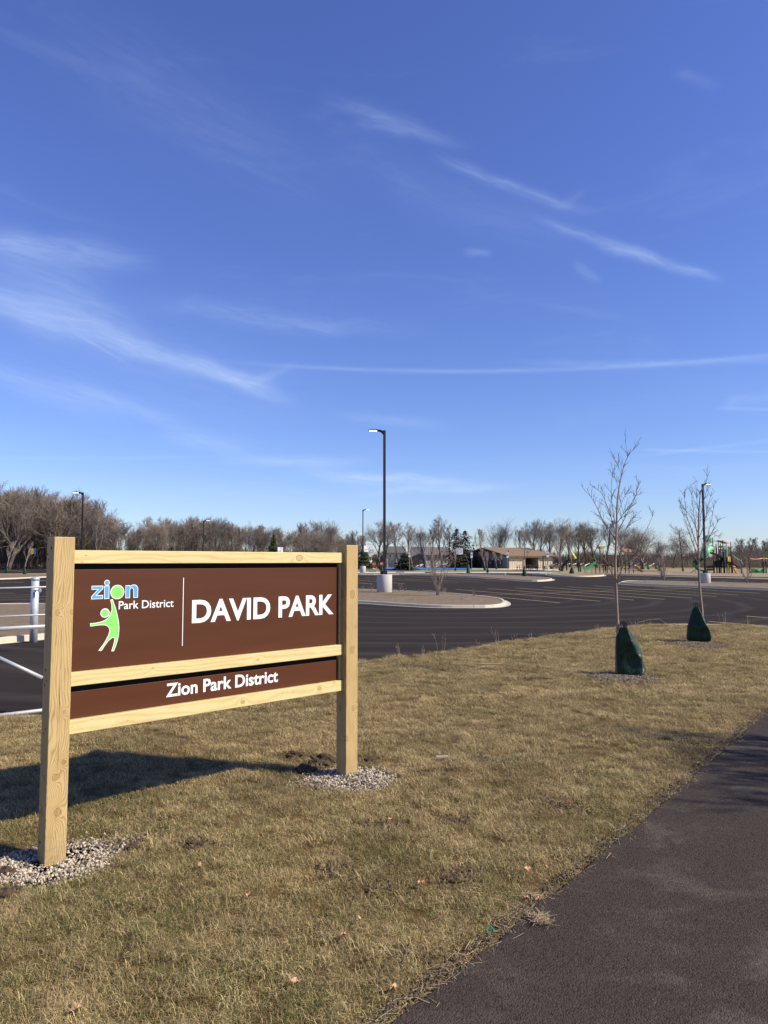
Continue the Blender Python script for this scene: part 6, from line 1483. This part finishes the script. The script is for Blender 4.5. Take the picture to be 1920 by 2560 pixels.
# arch climber
P = Play(1428, 115, 'arch_climber', 'arched climber of dark beams with yellow upper ends', 'climber')
for pts, dy in (([(205, 815), (235, 690), (300, 590), (380, 540), (455, 520)], -.5), ([(240, 815), (262, 700), (320, 610), (390, 555), (460, 530)], .5)): P.bar('beam', [z5b(*p) for p in pts], .10, M_black, dy, dy)
for pts, dy in (([(620, 825), (608, 720), (580, 630), (535, 530)], -.5), ([(665, 825), (648, 710), (610, 610), (555, 525)], .5)): P.bar('beam', [z5b(*p) for p in pts], .10, M_black, dy, dy)
for pts, dy in (([(535, 530), (490, 440), (432, 350)], -.5), ([(555, 525), (515, 450), (470, 395)], .5)): P.bar('yellow_beam', [z5b(*p) for p in pts], .13, M_pyel, dy, dy)
for k in range(5): P.bar('rung', [z5b(478+k*14, 430+k*22), z5b(492+k*14, 428+k*22)], .04, M_pyel, -.5, .5)
P.bar('rung', [z5b(222, 750), z5b(250, 745)], .035, M_black, -.5, .5); P.bar('rung', [z5b(612, 740), z5b(655, 740)], .035, M_black, -.5, .5)
# small play structure
P = Play(1530, 114, 'play_structure', 'smaller play structure with green slide, orange slide and olive roof', 'play structure')
for x, y, dy in ((1090, 240, -.6), (1175, 300, .9), (1270, 215, -.5), (1000, 430, .6), (1380, 590, 0), (1235, 330, .9)): P.post(*z5b(x, y), dy=dy)
for x, y, dy in ((385, 225, -.6), (470, 265, .9), (537, 240, -.6), (622, 290, .9), (328, 370, .4)): P.post(*z3b(x, y), dy=dy)
P.poly('roof', [z5b(1100, 235), z5b(1240, 235), z5b(1185, 305), z5b(1108, 300)], 1.3, M_pol, -.6)
P.poly('roof', [z3b(400, 243), z3b(520, 240), z3b(575, 252), z3b(607, 300), z3b(480, 303), z3b(445, 270)], 1.4, M_porange, -.6)
P.chute('slide', [z5b(1020, 625), z5b(950, 655), z5b(870, 720), z5b(800, 755), z5b(730, 752)], .75, M_pgreen, 0, -1.0, .30)
P.poly('slide_hood', [z5b(935, 600), z5b(1030, 600), z5b(1010, 690), z5b(900, 700)], .1, M_pgreen, .4)
for x in (760, 805, 918): P.post(z5b(x, 0)[0], z5b(0, 750)[1], dy=-.7, rad=.04, mat=M_pgreen, name='slide_leg')
P.chute('slide', [z3b(638, 580), z3b(700, 615), z3b(755, 660), z3b(798, 678)], .7, M_porange2, 0, -.6, .22)
P.box('panel', z5b(975, 440), z5b(1080, 495), .06, M_pgreen, .3); P.box('panel', z3b(478, 420), z3b(530, 500), .06, M_pgreen, .5)
P.poly('bridge', [z5b(1180, 700), z5b(1210, 665), z5b(1300, 655), z5b(1390, 665), z5b(1430, 700), z5b(1430, 720), z5b(1390, 690), z5b(1300, 680), z5b(1210, 690), z5b(1180, 725)], .9, M_black, 0)
P.box('deck', z3b(470, 605), z3b(648, 630), 1.2, M_pgrey, 0); P.box('deck', z5b(1080, 600), z5b(1180, 620), 1.2, M_black, 0)
P.bar('grab_rail', [z5b(1145, 370), z5b(1150, 450), z5b(1140, 600)], .035, M_porange, -.3, -.3); P.bar('grab_rail', [z5b(1235, 360), z5b(1225, 480), z5b(1215, 590)], .035, M_porange, -.3, -.3)
for k in range(4): P.bar('rung', [z3b(545+k*4, 520+k*25), z3b(615, 520+k*25)], .03, M_darkm, -.5, -.5)
P.bar('grab_rail', [z5b(1130, 370), z5b(1215, 355)], .03, M_pgrey); P.bar('climbing_rail', [z3b(640, 500), z3b(690, 470), z3b(765, 385)], .035, M_darkm, .3, .3)
P.bar('rope_ladder', [z3b(0, 745), z3b(60, 700), z3b(105, 655)], .03, M_pgrey, -1.2, 0)
# swings
P = Play(1600, 122, 'swing_set', 'long dark swing set with two green bucket seats beside the thick tree', 'swing set')
P.bar('top_bar', [z3b(55, 372), z3b(400, 372), z3b(760, 372), z3b(1150, 372)], .06, M_black)
for x in (90, 767, 1150): P.post(z3b(x, 0)[0], z3b(0, 370)[1], rad=.09)
for x0, x1, y0, y1 in ((885, 942, 545, 630), (1032, 1093, 562, 625)):
    for x in (x0+5, x1-5): P.bar('chain', [z3b(x, 375), z3b(x, y0)], .018, M_pgrey)
    a, b = at(*z3b(x0, y0), 122), at(*z3b(x1, y1), 122); mb = MB(); cx = (a.x+b.x)/2; w_ = (b.x-a.x)/2; n = 12
    mb.loft([[(cx+w_*f*math.cos(2*PI*i/n), 122+w_*.7*f*math.sin(2*PI*i/n), z) for i in range(n)] for f, z in ((.6, b.z), (.95, b.z+.1), (1, (a.z+b.z)/2), (.92, a.z), (.75, a.z), (.8, (a.z+b.z)/2), (.5, b.z+.15))]); mb.build('bucket_seat', M_pgreen, P.r, True)
P = Play(1400, 124, 'swing_set', 'dark swing set left of the arch climber', 'swing set')
P.bar('top_bar', [z5b(-210, 470), z5b(0, 482), z5b(330, 495)], .07, M_black); P.post(z5b(335, 0)[0], z5b(0, 485)[1], rad=.11); P.post(z5b(-205, 0)[0], z5b(0, 470)[1], rad=.08)
P.post(z5b(20, 0)[0], z5b(0, 480)[1], rad=.05)
for x in (120, 190):
    for dx in (0, 40): P.bar('chain', [z5b(x+dx, 490), z5b(x+dx+5, 690)], .014, M_black)
    P.box('swing_seat', z5b(x, 690), z5b(x+45, 702), .25, M_black)
# large play structure
P = Play(1800, 115, 'play_structure', 'large play structure with green tube slide, orange roof and rust railings', 'play structure')
for x, y, dy in ((510, 200, -.8), (580, 330, .8), (625, 250, -.8), (670, 325, .8), (722, 250, -.8), (790, 290, .8), (832, 385, 0), (885, 292, -.8), (912, 480, .8), (1098, 620, -.3), (750, 500, -.9), (540, 700, .9), (600, 700, .2), (660, 780, 1.2), (850, 740, .5)): P.post(*z4b(x, y), dy=dy, rad=.075)
P.poly('roof', [z4b(630, 258), z4b(720, 266), z4b(870, 322), z4b(815, 325), z4b(740, 290)], 1.6, M_porange, -.8)
P.bar('roof_beam', [z4b(625, 258), z4b(700, 270), z4b(780, 300)], .04, M_darkm, -.85, -.85)
P.poly('turret_roof', [z4b(360, 228), z4b(425, 150), z4b(490, 228)], 1.4, M_pgreenl, -.7); P.box('turret_panel', z4b(365, 236), z4b(485, 300), .08, M_pgreenl, -.5)
P.poly('roof', [z4b(670, 365), z4b(760, 368), z4b(820, 400), z4b(700, 410)], 1.0, M_pol, .3)
# spiral tube slide
mb = MB(); pts = [at(*z4b(480, 420), 114.6), at(*z4b(420, 440), 114.0), at(*z4b(380, 500), 113.6), at(*z4b(330, 570), 114.0), at(*z4b(270, 630), 115.0), at(*z4b(200, 680), 115.4), at(*z4b(150, 730), 114.8)]
q = smooth_open(pts, 4); mb.tube(q[:14], .48, 12); mb.build('tube_slide', M_pgreenl, P.r, True)
mb = MB(); mb.tube(q[12:], .42, 12); mb.build('tube_slide', M_pdg, P.r, True)
P.chute('slide_exit', [z4b(105, 735), z4b(150, 800), z4b(190, 860), z4b(250, 890), z4b(305, 895)], .6, M_pgreen, -.6, -.4, .25)
P.bar('slide_strut', [z4b(55, 930), z4b(150, 860)], .05, M_darkm, -.5, -.3); P.post(z4b(152, 0)[0], z4b(0, 860)[1], rad=.03)
P.box('panel', z4b(512, 380), z4b(555, 505), .08, M_prust, -.7); P.box('panel', z4b(570, 400), z4b(605, 545), .08, M_prust, -.7)
P.box('panel', z4b(635, 440), z4b(700, 575), .08, M_pgrey, -.6); P.poly('panel', [z4b(730, 450), z4b(790, 450), z4b(790, 735), z4b(730, 690)], .08, M_pgrey, -.6); P.box('panel', z4b(585, 570), z4b(620, 670), .08, M_pgrey, .2)
P.box('panel', z4b(640, 590), z4b(665, 660), .08, M_pamber, 0); P.poly('panel', [z4b(540, 690), z4b(725, 640), z4b(700, 790), z4b(545, 810)], .1, M_pdg, .6); P.box('panel', z4b(795, 470), z4b(828, 600), .06, M_pgreenl, .5)
P.poly('panel', [z4b(890, 440), z4b(925, 445), z4b(930, 480), z4b(895, 490)], .06, M_pgreenl, .5)
P.poly('ramp', [z4b(525, 500), z4b(660, 575), z4b(860, 700), z4b(860, 725), z4b(660, 600), z4b(525, 525)], 1.2, M_black, -.4)
P.poly('stair_side', [z4b(930, 740), z4b(1095, 820), z4b(1095, 850), z4b(930, 770)], 1.0, M_black, -.5)
P.poly('panel', [z4b(925, 600), z4b(985, 630), z4b(985, 755), z4b(925, 730)], .05, M_prust, -.6); P.poly('panel', [z4b(1040, 655), z4b(1080, 675), z4b(1080, 800), z4b(1040, 780)], .05, M_prust, -.6)
P.bar('hand_rail', [z4b(925, 560), z4b(990, 620), z4b(1080, 665), z4b(1150, 760)], .045, M_pgreenl, -.6, -.6)
for k in range(7): P.bar('baluster', [z4b(940+k*20, 590+k*10), z4b(940+k*20, 745+k*10)], .02, M_pgrey, -.6, -.6)
P.poly('slide', [z4b(835, 600), z4b(885, 590), z4b(910, 700), z4b(890, 735), z4b(855, 720)], .6, M_pamber, -.3)
P.bar('climber', [z4b(940, 785), z4b(955, 830), z4b(985, 890), z4b(995, 935)], .16, M_pamber, -1.2, -1.6); P.bar('climber_step', [z4b(925, 800), z4b(985, 800)], .05, M_pyel, -1.2, -1.2); P.bar('climber_step', [z4b(950, 860), z4b(1005, 870)], .05, M_pamber, -1.3, -1.3)
P.box('deck', z4b(370, 780), z4b(510, 830), 1.3, M_black, 0); P.poly('seat_pod', [z4b(400, 865), z4b(430, 838), z4b(520, 840), z4b(530, 865), z4b(500, 885), z4b(420, 885)], .5, M_pgreen, -.3); P.post(z4b(442, 0)[0], z4b(0, 880)[1], rad=.03)
P.box('deck', z4b(640, 785), z4b(740, 820), 1.2, M_black, .3); P.box('deck', z4b(760, 700), z4b(900, 735), 1.2, M_black, 0)
P.bar('grab_rail', [z4b(480, 410), z4b(505, 405), z4b(530, 380)], .03, M_pgrey, -.9, -.9); P.bar('grab_rail', [z4b(640, 440), z4b(720, 440)], .025, M_pgrey, -.7, -.7)
P.bar('vertical_ladder', [z4b(832, 600), z4b(825, 760), z4b(850, 935)], .05, M_pyel, -.5, -.5)
# overhead bars
P = Play(1893, 113, 'overhead_bars', 'overhead ladder with orange and yellow wavy bars at the right edge', 'climbing bars')
for x, y in ((1268, 590), (1550, 592), (1610, 590)): P.post(*z4b(x, y), rad=.085)
P.bar('wavy_bar', [z4b(1272, 628), z4b(1330, 645), z4b(1400, 652), z4b(1470, 645), z4b(1540, 630)], .075, M_porange, -.3, -.3); P.bar('wavy_bar', [z4b(1272, 628), z4b(1400, 652), z4b(1540, 630)], .07, M_porange, .5, .5)
P.bar('wavy_bar', [z4b(1545, 628), z4b(1580, 640), z4b(1612, 632), z4b(1680, 645), z4b(1760, 650)], .075, M_pyel, -.3, -.3)
for k in range(7): P.bar('rung', [z4b(1290+k*38, 648), z4b(1292+k*38, 646)], .025, M_darkm, -.3, .5)
P = Play(1893, 118, 'crawl_climber', 'low green wavy crawl climber behind the overhead bars', 'climber')
P.poly('side_panel', [z4b(1305, 850), z4b(1350, 842), z4b(1440, 860), z4b(1470, 830), z4b(1510, 870), z4b(1570, 840), z4b(1600, 800), z4b(1590, 925), z4b(1310, 920)], .12, M_pgreen, -.4)
P.poly('side_panel', [z4b(1440, 865), z4b(1470, 832), z4b(1510, 870), z4b(1500, 895), z4b(1450, 885)], .12, M_pgreenl, -.6); P.box('floor', z4b(1310, 905), z4b(1590, 925), .9, M_pgreen, 0)
P.bar('rim', [z4b(1560, 860), z4b(1590, 820), z4b(1625, 790)], .06, M_pgreenl, -.5, -.5)

# remove prototypes that were never placed
for k, o in TREES.items():
    if k not in PROTO_USED:
        for c in list(o.children): bpy.data.objects.remove(c)
        bpy.data.objects.remove(o)
